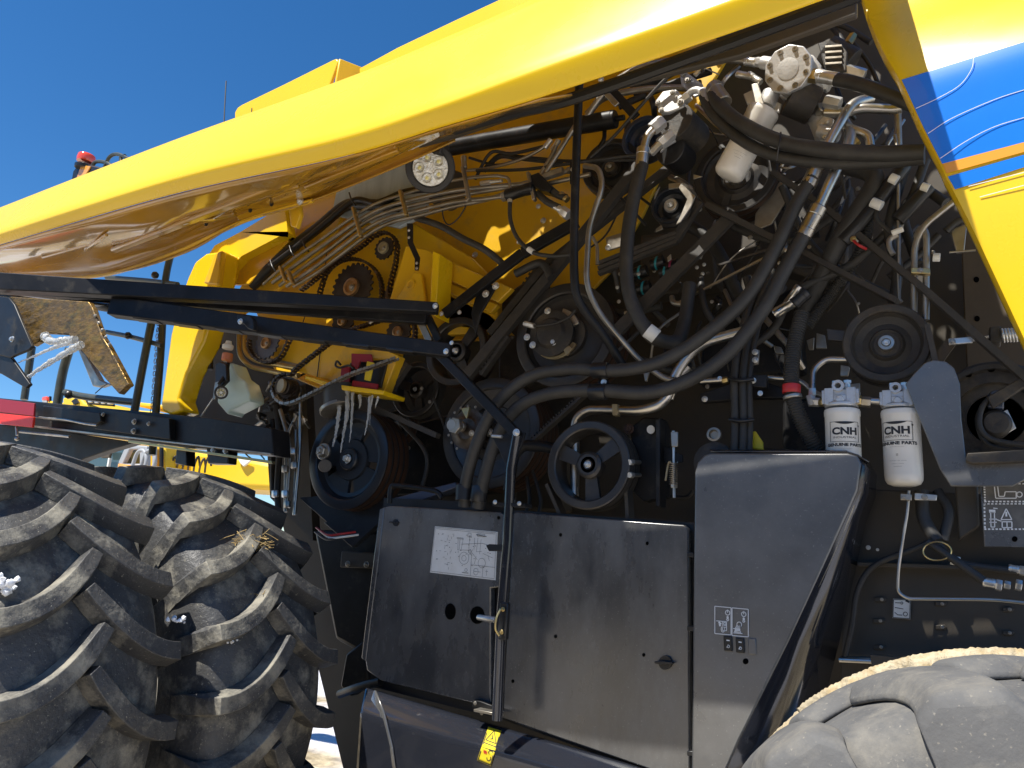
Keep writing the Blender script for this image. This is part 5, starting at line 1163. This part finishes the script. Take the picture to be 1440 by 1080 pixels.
gp = plate('guard_plate', [(1273, 540), (1286, 524), (1300, 510), (1312, 506), (1330, 508), (1342, 518), (1350, 540), (1352, 590), (1358, 640), (1362, 648), (1475, 640), (1475, 665), (1440, 676), (1424, 684), (1337, 684), (1322, 660)], -.07, .008, 'cover_grey', .003)
plate('guard_ledge', [(1360, 637), (1475, 630), (1475, 648), (1368, 652), (1358, 648)], -.10, .04, 'cast_dark', .003)
plate('link_tab', [(1333, 476), (1367, 473), (1368, 482), (1334, 485)], .02, .008, 'zinc', .002); bolt(1339, 480, .01, 4, 'steel_dull'); strap('link_arm', (1318, 508, .05), (1338, 480, .05), 14, .01, m='brown_wall')
plate('spring_block', [(1391, 459), (1408, 458), (1408, 482), (1391, 483)], .02, .05, 'cast_dark', .004); hose('spring_rod', [(1368, 478, .04), (1392, 474, .04)], 2.5, m='zinc', straight=True)
mb = MB(); a, b = P(1408, 472, .03), P(1448, 470, .03); d = (b-a)
pts = [a+d*(i/108)+Vector((0, math.cos(i*math.pi/6)*.017, math.sin(i*math.pi/6)*.017)) for i in range(109)]; mb.tube(pts, .0035, 8); build(mb, 'compression_spring', 'zinc', ROOT, 0, 50)
for a in ((1373, 393), (1374, 448)): disc('small_hole', *a, .418, 4, 4, 'void_black')
lp = plate('label_panel', [(1378, 676), (1470, 676), (1470, 770), (1384, 769)], .0, .01, 'cover_grey', .002); disc('small_hole', 1427, 758, -.002, 4, 4, 'void_black', lp)
for y0, y1 in ((680, 706), (708, 745)):
    q = PP([(1383, y0), (1460, y0), (1460, y1), (1384, y1)], -.001); o = build(MB().prism([p+Vector((0, -.001, 0)) for p in q], (0, .002, 0)), 'warning_label', 'label_grey', lp, 0)
    sg = []
    for k in range(14): sg += [(k/14, .98, (k+.6)/14, .98, .004), (k/14, .02, (k+.6)/14, .02, .003)]
    for k in range(7): sg += [(.015, k/7, .015, (k+.6)/7, .004)]
    if y0 > 700: sg += [(.42, .2, .32, .62), (.32, .62, .52, .62), (.52, .62, .42, .2), (.42, .32, .42, .5, .004)]+rect(.34, .70, .52, .92)+[(.43, .70, .43, .92)]+rect(.13, .35, .20, .9)+[(.10, .3, .22, .3, .008), (.18, .18, .26, .2), (.24, .62, .33, .68), (.10, .6, .24, .6), (.10, .72, .24, .72)]
    else: sg += [(.20, .1, .22, .8), (.22, .8, .60, .8), (.60, .8, .60, .45), (.60, .45, .40, .45), (.40, .45, .38, .7), (.38, .7, .28, .7), (.28, .7, .26, .1)]+circ(.66, .6, .05, .14)
    lines('label_print', q, sg, .0025, 'print_white', -.003, o)
q = PP([(1256, 842), (1281, 843), (1280, 871), (1255, 869)], .110); o = build(MB().prism(q, (0, .004, 0)), 'small_label', 'label_white', ROOT, 0)
lines('label_print', q, rect(.03, .03, .97, .97)+circ(.72, .75, .12, .1)+circ(.5, .2, .06, .06)+[(.12, .2, .4, .2), (.12, .45, .6, .5), (.12, .7, .3, .82), (.3, .82, .55, .82), (.7, .06, .92, .14, .005)], .0018, 'print_black', -.002, o)
hose('wiring_harness', [(1188, 925, .06), (1198, 880, .05), (1206, 830, .05), (1230, 795, .05), (1290, 770, .04), (1320, 755, .04)], 4)
hose('hydraulic_hose', [(1305, 762, -.01), (1325, 775, -.02), (1360, 800, -.03), (1385, 818, -.03)], 6); hose('hydraulic_hose', [(1320, 765, .0), (1345, 790, .0), (1420, 802, .0), (1460, 803, .0)], 5)
hose('hydraulic_hose', [(1296, 690, .03), (1300, 730, .02), (1318, 762, .0)], 9); hose('hydraulic_hose', [(1318, 690, .05), (1334, 720, .03), (1326, 760, .02)], 7)
sleeve('hose_tag', (1337, 787, -.0), (1350, 790, -.0), 6.5, 'label_white', lip=False); sleeve('hose_ferrule', (1382, 818, -.03), (1400, 821, -.03), 6.5, 'zinc')
for x in (1400, 1412, 1428): sleeve('hex_fitting', (x, 822, -.03), (x+9, 824, -.03), 8 if x != 1412 else 6, 'zinc', hexa=True)
sleeve('hose_ferrule', (1418, 799, .0), (1434, 802, .0), 6, 'zinc'); sleeve('hex_fitting', (1433, 802, .0), (1446, 804, .0), 7, 'zinc', hexa=True)
pts = [P(1318+20*math.cos(t*math.pi/12), 775+13*math.sin(t*math.pi/12), -.03) for t in range(24)]; build(MB().tube(pts, .002, 6, closed=True), 'hose_ring', 'brass_zinc', ROOT, 0)
bolts([(1221, 770, 3), (1234, 773, 2)], .1, 'zinc'); bolt(1196, 958, .10, 2.5, 'steel_dull')
bent('steel_tube', [(1180, 928, .0), (1226, 930, .0)], 3.5)
plate('torn_bracket', [(1223, 920), (1300, 928), (1298, 936), (1255, 942), (1240, 934), (1226, 938)], -.02, .02, 'brown_wall', .002)

# ================================================================== REAR YELLOW AND BLUE PANEL
def rear_panel():
    L = [(1204, -40, -.10), (1222, 20, -.16), (1240, 64, -.24), (1268, 114, -.29), (1296, 175, -.30), (1325, 232, -.30), (1333, 250, -.30), (1343, 268, -.30), (1372, 325, -.30), (1440, 470, -.29), (1500, 600, -.29)]
    Rt = [(1560, -160, -.10), (1560, -90, -.16), (1560, -40, -.26), (1560, 24, -.33), (1560, 100, -.34), (1560, 170, -.34), (1560, 185, -.34), (1560, 198, -.34), (1600, 270, -.34), (1640, 420, -.33), (1700, 560, -.33)]
    A, B = PP(L), PP(Rt); n = 14
    seg = [catmull(A, 6), catmull(B, 6)]
    rows = [[a.lerp(b, (j/n)**1.2)+Vector((0, -.02*math.sin(math.pi*(j/n))*0, 0)) for j in range(n+1)] for a, b in zip(*seg)]
    # rolled leading edge: turn the first columns inward
    full = []
    for r in rows:
        d = (r[1]-r[0]).normalized()
        full.append([r[0]+Vector((0, .05, 0))-d*.004, r[0]+Vector((0, .02, 0))-d*.006, r[0]-d*.002]+r)
    o = build(MB().grid(full), 'rear_side_panel', 'yellow_paint', ROOT, 0, 60, solid=.005)
    def patch(i0, i1, name, m, j0=.0, off=.0035, L0=L, R0=Rt, wh=None):
        rs = []
        for k in range(int(i0*6), int(i1*6)+1):
            r = rows[k]; rs.append([p+Vector((0, -off-.003, 0)) for p in r])
        return build(MB().grid(rs), name, m, o, 0, 60)
    patch(3, 5, 'blue_decal', 'decal_blue'); patch(5, 5.67, 'orange_decal', 'decal_orange'); patch(6, 7, 'blue_stripe', 'decal_blue')
    # fine pale contour lines on the decal
    for c in ([(1288, 155), (1320, 140), (1350, 122), (1366, 100), (1369, 84)], [(1305, 190), (1340, 168), (1400, 142), (1450, 126)], [(1322, 225), (1360, 200), (1400, 180), (1450, 165)]):
        q = catmull([P(x, y, -.302-.036*max(0, (x-1290)/270)) for x, y in c], 6)
        build(MB().tube([p+Vector((0, -.0085, 0)) for p in q], .0009, 5), 'pinstripe', 'print_white', o)
    for a, b in (((1362, 262), (1450, 240)), ((1378, 277), (1450, 258))):
        build(MB().tube([P(*a, -.311), P(*b, -.326)], .0011, 5), 'pinstripe', 'print_white', o)
rear_panel()

# ================================================================== WORK LIGHTS AND SMALL FRONT PARTS
def work_light(cx, cy, y, rpx, npx=5, tiltv=(-.1, 0, .05)):
    c = P(cx, cy, y); k = mpp(cx, cy, y); ax = ((CAM-c).normalized()+Vector(tiltv)).normalized(); r = rpx*k
    o = build(MB().lathe(c, [(.001, -r*.9), (r*.5, -r*.85), (r*.85, -r*.55), (r*.98, -r*.3), (r, -.004), (r, .002), (r*.95, .006), (r*.78, .006), (r*.72, -.002)], 48, ax), 'work_light', 'lamp_black', ROOT, 0)
    build(MB().lathe(c, [(r*.74, -.004), (r*.70, .0), (.001, .001)], 40, ax), 'lamp_lens', 'lens', o, 0)
    a = ax.orthogonal().normalized(); b = ax.cross(a)
    for i in range(npx):
        d = a*math.cos(2*math.pi*i/npx+.4)+b*math.sin(2*math.pi*i/npx+.4)
        build(MB().lathe(c+d*r*.42, [(r*.21, .0), (r*.21, .004), (r*.19, .005), (r*.13, .002), (.001, .001)], 20, ax), 'led_reflector', 'lens', o, 0)
        build(MB().lathe(c+d*r*.42, [(r*.08, .001), (r*.07, .005), (.001, .006)], 12, ax), 'led_chip', 'lens_yellow', o, 0)
    for i in range(10):
        d = Vector((0, 0, 1)); th = i/10*2*math.pi
    return o
work_light(605, 236, -.40, 35); plate('light_bracket', [(575, 198), (600, 190), (622, 196), (618, 215), (580, 215)], -.42, .05, 'lamp_black', .006)
work_light(311, 552, -.12, 9.5, 6)
bk = plate('light_bracket', [(302, 512), (309, 508), (318, 512), (319, 535), (308, 546), (302, 540)], -.08, .02, 'plastic_black', .004)
plate('reservoir_recess', [(278, 500), (290, 470), (300, 458), (384, 470), (388, 620), (250, 600), (255, 575), (262, 560)], .22, .05, 'dark_wall', .01)
rs = build(MB().prism(PP([(308, 512), (326, 510), (333, 528), (344, 536), (351, 556), (351, 563), (322, 578), (320, 583), (316, 579), (305, 566)], -.02), (0, .09, 0)), 'washer_reservoir', 'reservoir', ROOT, .010, seg=3)
cp = build(MB().lathe(P(320, 500, -.06), [(.018, -.028), (.024, -.022), (.024, .006), (.021, .010)], 28, (.05, 0, 1)), 'fluid_cup', 'amber_fluid', ROOT, 0)
build(MB().lathe(P(320, 490, -.06), [(.021, -.004), (.0245, 0), (.0245, .014), (.015, .022), (.012, .034), (.001, .036)], 28, (.05, 0, 1)), 'cup_lid', 'cup_white', cp, 0)
hose('bracket_rod', [(300, 470, .0), (295, 480, .0), (296, 520, .0)], 4, m='plastic_black', straight=True); hose('wire_strut', [(300, 560, -.05), (277, 594, -.05), (295, 596, -.05)], 1.2, m='zinc', straight=True); plate('strut_tab', [(302, 538), (308, 536), (302, 562), (299, 560)], -.10, .006, 'steel_dull', .001)
for a in ((285, 516, 6), (303, 492, 3), (310, 487, 3)): bolt(*a[:2], -.0, a[2], 'plastic_black')
for q in ([(336, 470, .05), (336, 500, .05), (352, 516, .04), (400, 526, .04), (420, 528, .04)], [(344, 472, .05), (344, 496, .05), (360, 508, .04), (420, 518, .04)]): bent('steel_tube', q, 3.5, m='brass_zinc', bend=.05)
bent('steel_tube', [(350, 482, .06), (356, 500, .06), (420, 514, .06)], 2, m='steel_dull'); hose('rubber_line', [(322, 505, -.02), (318, 525, -.06), (308, 540, -.1)], 2.5)
# cluster of vertical lines behind the tyres
for q, r, m in (([(388, 570, .1), (393, 620, .1), (390, 690, .1), (392, 720, .1)], 4.5, 'rubber_hose'), ([(394, 576, .08), (404, 610, .08), (408, 640, .08), (402, 720, .08)], 3, 'steel_dull'), ([(420, 580, .08), (407, 606, .08), (403, 630, .08), (401, 720, .08)], 2.6, 'steel_dull'), ([(423, 560, .07), (421, 640, .07), (414, 724, .07)], 2.4, 'steel_tube'), ([(384, 590, .12), (384, 690, .12)], 4, 'rubber_hose'), ([(417, 590, .09), (413, 724, .09)], 2, 'steel_dull')): hose('service_line', q, r, m=m)
for cx, cy in ((401, 655), (414, 650), (401, 690), (412, 630), (387, 690), (404, 705)): sleeve('hex_fitting', (cx, cy, .06), (cx, cy+9, .06), 5, random.choice(('steel_dull', 'zinc', 'cast_dark')), hexa=True)
plate('dark_backing', [(366, 560), (430, 540), (440, 760), (380, 700), (376, 640)], .30, .05, 'dark_wall', .0)
random.seed(5)
for k in range(26):
    a = (random.uniform(372, 425), random.uniform(528, 600)); b = (a[0]+random.uniform(-18, 18), a[1]+random.uniform(-12, 25)); mid = ((a[0]+b[0])/2+random.uniform(-8, 8), (a[1]+b[1])/2+random.uniform(-8, 8))
    hose('small_cable', [(*a, .15), (*mid, random.uniform(.06, .13)), (*b, .15)], random.uniform(1, 2.6), m=random.choice(('plastic_black', 'rubber_hose', 'rubber_hose', 'steel_dull')), n=5, seg=8)
sleeve('grease_cup', (478, 545, .03), (480, 572, .03), 24, 'duct_grey', lip=False); sleeve('cup_rim', (476, 572, .03), (477, 577, .03), 27, 'steel_dull', lip=False)
# red and black warning band on the feeder corner
plate('warning_band', [(478, 540), (480, 515), (492, 516), (490, 545)], .03, .008, 'red_dark', .001); plate('warning_band', [(494, 497), (522, 498), (524, 510), (506, 508), (502, 520), (494, 514)], .02, .008, 'red_dark', .001)
plate('warning_band', [(496, 535), (531, 540), (530, 552), (494, 545)], -.0, .008, 'red_dark', .001); plate('warning_band', [(516, 508), (526, 510), (520, 536), (512, 534)], .01, .006, 'label_yellow', .001)
plate('corner_pocket', [(492, 510), (545, 505), (535, 545), (492, 540)], .05, .05, 'plastic_black', .003)
hose('spring_clip', [(479, 513, .0), (474, 508, .0), (472, 514, .0), (478, 517, .0), (490, 514, .0), (498, 518, .0)], 1.6, m='plastic_black')

# ---------------- cab access platform frame
fr = plate('platform_frame', [(-40, 556), (45, 564), (150, 574), (300, 588), (382, 602), (384, 640), (240, 626), (120, 610), (-40, 590)], -.12, .10, 'black_paint', .004)
plate('frame_plate', [(142, 574), (238, 588), (239, 618), (132, 603), (140, 595)], -.15, .03, 'black_paint', .003, fr)
plate('upper_rail', [(60, 570), (140, 580), (142, 592), (135, 596), (60, 590)], -.17, .04, 'black_paint', .004, fr)
plate('frame_trim', [(45, 598), (380, 637), (380, 639), (45, 600.5)], -.14, .02, 'steel_dull', .001, fr); plate('frame_trim', [(180, 619), (382, 648), (382, 652), (180, 622)], -.12, .02, 'brass_zinc', .001, fr)
hose('grab_line', [(47, 586, -.19), (66, 588, -.19), (90, 590, -.19), (120, 596, -.19), (136, 598, -.19)], 1.4, m='steel_dull', parent=fr)
bolts([(189, 593, 4), (188, 606, 4), (209, 596, 3), (145, 583, 3)], -.16, 'steel_dull', fr)
plate('red_reflector', [(-40, 556), (48, 567), (47, 585), (-40, 575)], -.22, .01, 'red_dark', .002, fr); plate('red_reflector', [(-40, 577), (47, 586), (45, 601), (-40, 592)], -.222, .012, 'red_reflector', .002, fr)  # upper strip's shade is painted in as a darker red
plate('fender_shadow_plate', [(-60, 592), (45, 600), (190, 622), (150, 634), (118, 645), (90, 660), (-60, 660)], -.02, .05, 'black_paint', .004)  # black sheet put in for the dark shadow under the frame
hose('pull_handle', [(23, 600, -.2), (24, 612, -.2)], 1.6, m='steel_dull', parent=fr); build(MB().lathe(P(24, 617, -.2), [(.001, -.012), (.009, -.008), (.012, 0), (.009, .008), (.001, .012)], 18), 'handle_ball', 'steel_dull', fr, 0, 60)
hose('under_rail', [(28, 607, -.15), (98, 614, -.15)], 2, m='steel_dull', parent=fr, straight=True)
plate('under_bracket', [(290, 629), (322, 633), (320, 652), (292, 652)], -.10, .05, 'plastic_black', .004); bolts([(300, 633, 4), (317, 634, 4)], -.115, 'zinc')
plate('under_bracket', [(248, 630), (262, 630), (262, 655), (246, 652)], -.08, .05, 'plastic_black', .004); 
for q, m in (([(330, 628, -.05), (345, 616, -.06), (352, 612, -.06)], 'wire_red'), ([(344, 616, -.06), (343, 634, -.06), (356, 646, -.06), (378, 650, -.05)], 'wire_yellow'), ([(360, 614, -.06), (361, 632, -.06), (372, 646, -.05)], 'wire_blue'), ([(345, 615, -.06), (352, 611, -.07), (360, 615, -.06)], 'plastic_black')): hose('wire', q, 1, m=m)
# guard rails
for q, r in (([(45, 488, .1), (34, 562, .1)], 5), ([(98, 490, .0), (88, 525, .0), (80, 572, .0)], 6), ([(100, 492, .1), (96, 495, .1)], 3), ([(214, 448, .0), (200, 520, .0), (188, 585, .0)], 5.5), ([(242, 350, .05), (232, 400, .05), (226, 500, .05), (214, 640, .05)], 5), ([(145, 466, .02), (185, 474, .02), (228, 486, .02)], 3.4), ([(92, 552, .0), (120, 558, .0), (190, 566, .0)], 5), ([(150, 390, .05), (210, 395, .05), (250, 400, .05)], 3.5)): hose('guard_rail', q, r, m='rail_green', straight=len(q) == 2)
for a in ((218, 387, .0, 5), (180, 472, .0, 5), (97, 555, -.02, 6)): build(MB().lathe(P(*a[:3]), [(.001, -a[3]*.004), (a[3]*.003, -a[3]*.0025), (a[3]*.004, 0), (a[3]*.003, a[3]*.0025), (.001, a[3]*.004)], 18), 'rail_cap', 'plastic_black', ROOT, 0, 60)
# safety chain
cb = MB()
for k in range(15):
    y = 455+k*8.8; c = P(222-k*.65, y, .03); e = .011; pts = []
    for t in range(12):
        a = t*math.pi/6; v = Vector((math.cos(a)*.006, 0, math.sin(a)*e*1.15)) if k % 2 else Vector((0, math.cos(a)*.006, math.sin(a)*e*1.15)); pts.append(c+v)
    cb.tube(pts, .0022, 6, closed=True)
build(cb, 'safety_chain', 'steel_dull', ROOT, 0, 50)
# front dirty deflector and its mount
dp = plate('mount_bracket', [(-40, 412), (12, 418), (20, 428), (45, 487), (40, 492), (20, 500), (14, 503), (-40, 490)], -.95, .012, 'black_paint', .003)
plate('hook_bracket', [(-30, 490), (10, 498), (16, 503), (42, 540), (36, 546), (0, 525), (-30, 522)], -.94, .012, 'black_paint', .003); bolt(17, 477, -.965, 4, 'zinc', dp)
dfl = plate('deflector_plate', [(2, 416), (60, 420), (124, 424), (128, 433), (141, 472), (150, 486), (180, 540), (167, 554), (150, 535), (105, 482), (96, 470), (60, 468), (55, 480), (45, 486), (20, 428)], -.90, .02, 'gold_rough', .003)
plate('deflector_edge', [(124, 424), (130, 433), (143, 472), (152, 486), (181, 540), (178, 543), (149, 487), (140, 473), (125, 432)], -.905, .02, 'gold_rough', .002, dfl)
plate('deflector_back', [(108, 488), (120, 498), (140, 534), (152, 540), (140, 544), (130, 543)], -.86, .02, 'steel_dull', .003)
for k in range(5): bolt(134+k*5, 444+k*10, -.905, 2.4, 'steel_dull', dfl)
hose('loose_straw', [(150, 540, -.89), (142, 546, -.9), (134, 553, -.9)], .7, m='print_black')

# ================================================================== ICE, SNOW AND STRAW LYING OR HANGING ON THE MACHINE
def icicle(pts, r0, label, rend=.15, seed=1):
    rnd = random.Random(seed); q = catmull(PP(pts), 12); n = len(q); r = r0*mpp(*pts[0])
    rs = [r*(1-(1-rend)*(i/(n-1)))*rnd.uniform(.78, 1.16) for i in range(n)]
    q = [p+Vector((rnd.uniform(-1, 1), rnd.uniform(-1, 1), 0))*r*.12 for p in q]
    o = build(MB().tube(q, [a*.78 for a in rs], 10), 'icicle', 'ice', None, 0, 60); tag(o, label, 'icicle', 'icicles hanging from the machine'); return o
icicle([(476, 548, .0), (477, 575, .0), (473, 605, .0), (468, 628, .0)], 5.0, 'thick leftmost icicle of the cluster under the yellow feeder corner', .35, 1)
icicle([(488, 548, .0), (488, 580, .0), (484, 605, .0), (479, 636, .0)], 5.5, 'thick icicle second from left under the yellow feeder corner', .2, 2)
icicle([(496, 552, .0), (495, 580, .0), (493, 610, .0), (491, 622, .0)], 3.4, 'thin icicle just right of the two thick ones under the feeder corner', .15, 3)
icicle([(520, 558, -.02), (518, 585, -.02), (513, 612, -.02)], 3.4, 'longer icicle at the right end under the red banded corner', .2, 4)
icicle([(524, 556, -.02), (521, 575, -.02), (520, 598, -.02)], 2.0, 'needle thin icicle beside the right end icicle under the red banded corner', .15, 5)
icicle([(532, 558, -.02), (529, 568, -.02), (528, 574, -.02)], 2.4, 'very short icicle at the far right of the yellow lip', .15, 6)
icicle([(506, 556, -.0), (507, 566, -.0), (505, 574, -.0)], 4.0, 'short stubby icicle between the two icicle groups under the feeder', .2, 7)
icicle([(62, 472, -.93), (72, 480, -.93), (95, 478, -.93), (106, 476, -.93)], 8, 'lumpy ice clump frozen under the golden dirty plate', .6, 8)
icicle([(116, 484, -.93), (90, 498, -.93), (60, 516, -.93), (40, 530, -.93)], 7.5, 'largest slanting icicle below the golden dirty plate', .4, 9)
icicle([(104, 480, -.93), (78, 488, -.93), (50, 500, -.93), (26, 510, -.93)], 5, 'slimmer slanting icicle above the largest one below the golden plate', .2, 10)
def clump(name, c, r, n, m, label, cat, seed, flat=.5):
    rnd = random.Random(seed); mb = MB()
    for k in range(n):
        d = Vector((rnd.gauss(0, 1), rnd.gauss(0, 1), rnd.gauss(0, 1)*flat))*r*.45; s = rnd.uniform(.15, .4)*r
        if m == 'straw':
            e = Vector((rnd.uniform(-1, 1), rnd.uniform(-1, 1), rnd.uniform(-.5, .5))).normalized()*s*1.6; mb.tube([c+d-e, c+d+e*.1+Vector((0, 0, s*.1)), c+d+e], .0011, 5)
        else:
            pts = []; bm = bmesh.new(); bmesh.ops.create_icosphere(bm, subdivisions=1, radius=s)
            vs = [v.co*rnd.uniform(.7, 1.2)+c+d for v in bm.verts]; fs = [[v.index for v in f.verts] for f in bm.faces]; bm.free(); mb.add(vs, fs)
    o = build(mb, name, m, None, 0, 50); tag(o, label, cat, None, 'stuff' if m == 'straw' else None); return o
def on_tyre(px, py, yc=None):
    # first hit on the front tyres' outer radius
    best = None; d = ray(px, py); cx, cz = -1.775-RF, 1.12; a = d.x**2+d.z**2; ox, oz = CAM.x-cx, CAM.z-cz
    b = 2*(ox*d.x+oz*d.z); c = ox*ox+oz*oz-(RF-.045)**2; disc_ = b*b-4*a*c
    if disc_ < 0: return P(px, py, -.7)
    t = (-b-math.sqrt(disc_))/(2*a); return CAM+d*t
clump('straw_clump', on_tyre(352, 765), .06, 170, 'straw', 'tangled dry straw caught between lugs on top of the inner front tyre', 'straw', 2)
clump('straw_clump', on_tyre(372, 838), .035, 60, 'straw', 'small wisp of straw on the middle lug of the inner front tyre', 'straw', 3)
clump('snow_lump', on_tyre(366, 748), .02, 6, 'snow', 'small snow lump above the straw on the inner front tyre', 'snow', 4)
clump('snow_lump', on_tyre(252, 872), .020, 9, 'snow', 'small snow lump at the right shoulder of the outer front tyre', 'snow', 5)
clump('snow_lump', on_tyre(325, 902), .016, 6, 'snow', 'small snow lump at the left end of a lug on the inner front tyre', 'snow', 6)
clump('snow_lump', on_tyre(4, 822), .035, 26, 'snow', 'frosty snow crust at the far left of the outer front tyre', 'snow', 7)

# ================================================================== MACHINES IN THE BACKGROUND
def far_plate(name, pts, y, t, m, parent, bev=.05):
    return plate(name, pts, y, t, m, bev, parent)
YF = 9.0
fc = thing('distant_combine', 'distant yellow combine with red beacon seen above the black platform frame', 'combine harvester', (P(150, 580, YF).x, YF+1, 0))
def rel(o, par):
    o.parent = par; o.matrix_parent_inverse = par.matrix_world.inverted(); return o
bpy.context.view_layer.update()
def farp(par, *a, **k):
    o = plate(*a, parent=None, **k); par_m = Matrix.Translation(par.location); o.parent = par; o.matrix_parent_inverse = par_m.inverted(); return o
farp(fc, 'body_panel', [(60, 575), (68, 563), (88, 566), (88, 559), (112, 558), (118, 566), (140, 574), (215, 578), (228, 590), (228, 616), (60, 608)], YF, 2.2, 'far_yellow', bevel=.05)
farp(fc, 'roof_box', [(190, 565), (228, 569), (228, 574), (190, 571)], YF+.3, 1.5, 'far_yellow', bevel=.03)
farp(fc, 'side_vent', [(100, 564), (106, 560), (110, 566), (104, 569)], YF-.05, .05, 'black_paint', bevel=.0)
farp(fc, 'wind_band', [(118, 560), (156, 566), (158, 571), (122, 568)], YF-.04, .1, 'black_paint', bevel=.02)
for k in range(4): farp(fc, 'roof_lamp', [(123+k*9, 561+k*.8), (128+k*9, 562+k*.8), (128+k*9, 566+k*.8), (123+k*9, 566+k*.8)], YF-.1, .1, 'zinc', bevel=.02)
farp(fc, 'rotating_beacon', [(59, 558), (65, 557), (66, 563), (58, 563)], YF, .1, 'beacon_red', bevel=.02)
farp(fc, 'beacon_mount', [(59, 563), (65, 563), (65, 568), (59, 568)], YF, .1, 'far_grey', bevel=.02)
for q in (((69, 566), (69, 557)), ((76, 567), (76, 557))): farp(fc, 'roof_rail', [q[0], q[1], (q[1][0]+1, q[1][1]), (q[0][0]+1, q[0][1])], YF, .05, 'black_paint', bevel=0)
YG = 7.0
fl = thing('wheel_loader', 'distant yellow loader with dark glass cab seen under the platform frame', 'loader', (P(180, 640, YG).x, YG+1, 0))
farp(fl, 'windscreen', [(112, 660), (128, 640), (148, 630), (176, 626), (176, 670), (170, 690), (112, 690)], YG, 1.2, 'glass_dark', bevel=.03)
farp(fl, 'cab_frame', [(166, 650), (176, 628), (190, 626), (206, 627), (206, 656), (196, 658), (196, 632), (182, 632), (172, 652), (196, 652), (196, 658), (168, 657)], YG-.1, .1, 'far_grey', bevel=.02)
farp(fl, 'sun_visor', [(141, 633), (156, 634), (153, 644), (142, 644)], YG-.15, .05, 'brown_wall', bevel=.01); farp(fl, 'mirror_arm', [(152, 644), (154, 644), (152, 656), (150, 656)], YG-.15, .05, 'cup_white', bevel=0)
farp(fl, 'engine_cover', [(165, 651), (190, 655), (182, 668), (164, 662)], YG-.2, .8, 'amber', bevel=.03)
farp(fl, 'mast', [(206, 624), (232, 624), (232, 665), (206, 665)], YG+.4, .8, 'far_yellow', bevel=.03)
farp(fl, 'mast_rail', [(214, 624), (218, 624), (218, 665), (214, 665)], YG+.3, .05, 'far_grey', bevel=.0); farp(fl, 'mast_rail', [(224, 624), (227, 624), (227, 665), (224, 665)], YG+.3, .05, 'black_paint', bevel=.0)
for x0 in (184, 196):
    o = hose('hose_loop', [(x0-2, 672, YG-.4), (x0+4, 650, YG-.4), (x0+10, 636, YG-.4), (x0+18, 634, YG-.4), (x0+22, 646, YG-.4), (x0+18, 664, YG-.4)], 2.6, m='far_grey', parent=None); o.parent = fl; o.matrix_parent_inverse = Matrix.Translation(fl.location).inverted()
fh = thing('yellow_implement', 'bright yellow machine body with hoses seen above the inner front tyre', 'farm implement', (P(330, 650, YG).x, YG+2, 0))
farp(fh, 'body_shell', [(228, 640), (262, 634), (300, 636), (330, 640), (382, 650), (390, 690), (228, 680)], YG+1, 1.8, 'far_yellow', bevel=.1)
farp(fh, 'wing_plate', [(332, 641), (352, 648), (342, 656), (338, 652)], YG+.9, .05, 'cup_white', bevel=.01)
for k in range(7):
    x0 = 240+k*8; o = hose('coiled_hose', [(x0, 664, YG+.8), (x0+2, 650+k % 3*2, YG+.6), (x0+7, 642+k % 2*3, YG+.6), (x0+9, 655, YG+.7)], 1.5, m='brown_wall' if k % 2 else 'plastic_black', parent=None); o.parent = fh; o.matrix_parent_inverse = Matrix.Translation(fh.location).inverted()
# a snowy field strip far off is part of the ground sheet

# ================================================================== LIFE SIZE
# everything above was laid out at 1 : 1.3 with the ground at z = GZ; bring it to real size with the ground at z = 0
K = 1.3
bpy.context.view_layer.update()
M = Matrix.Scale(K, 4) @ Matrix.Translation((0, 0, -GZ))
for o in list(COL.objects):
    if o.parent is None:
        if o.type in ('CAMERA',): o.location = M @ o.location
        elif o.type == 'LIGHT': pass
        else: o.matrix_world = M @ o.matrix_world
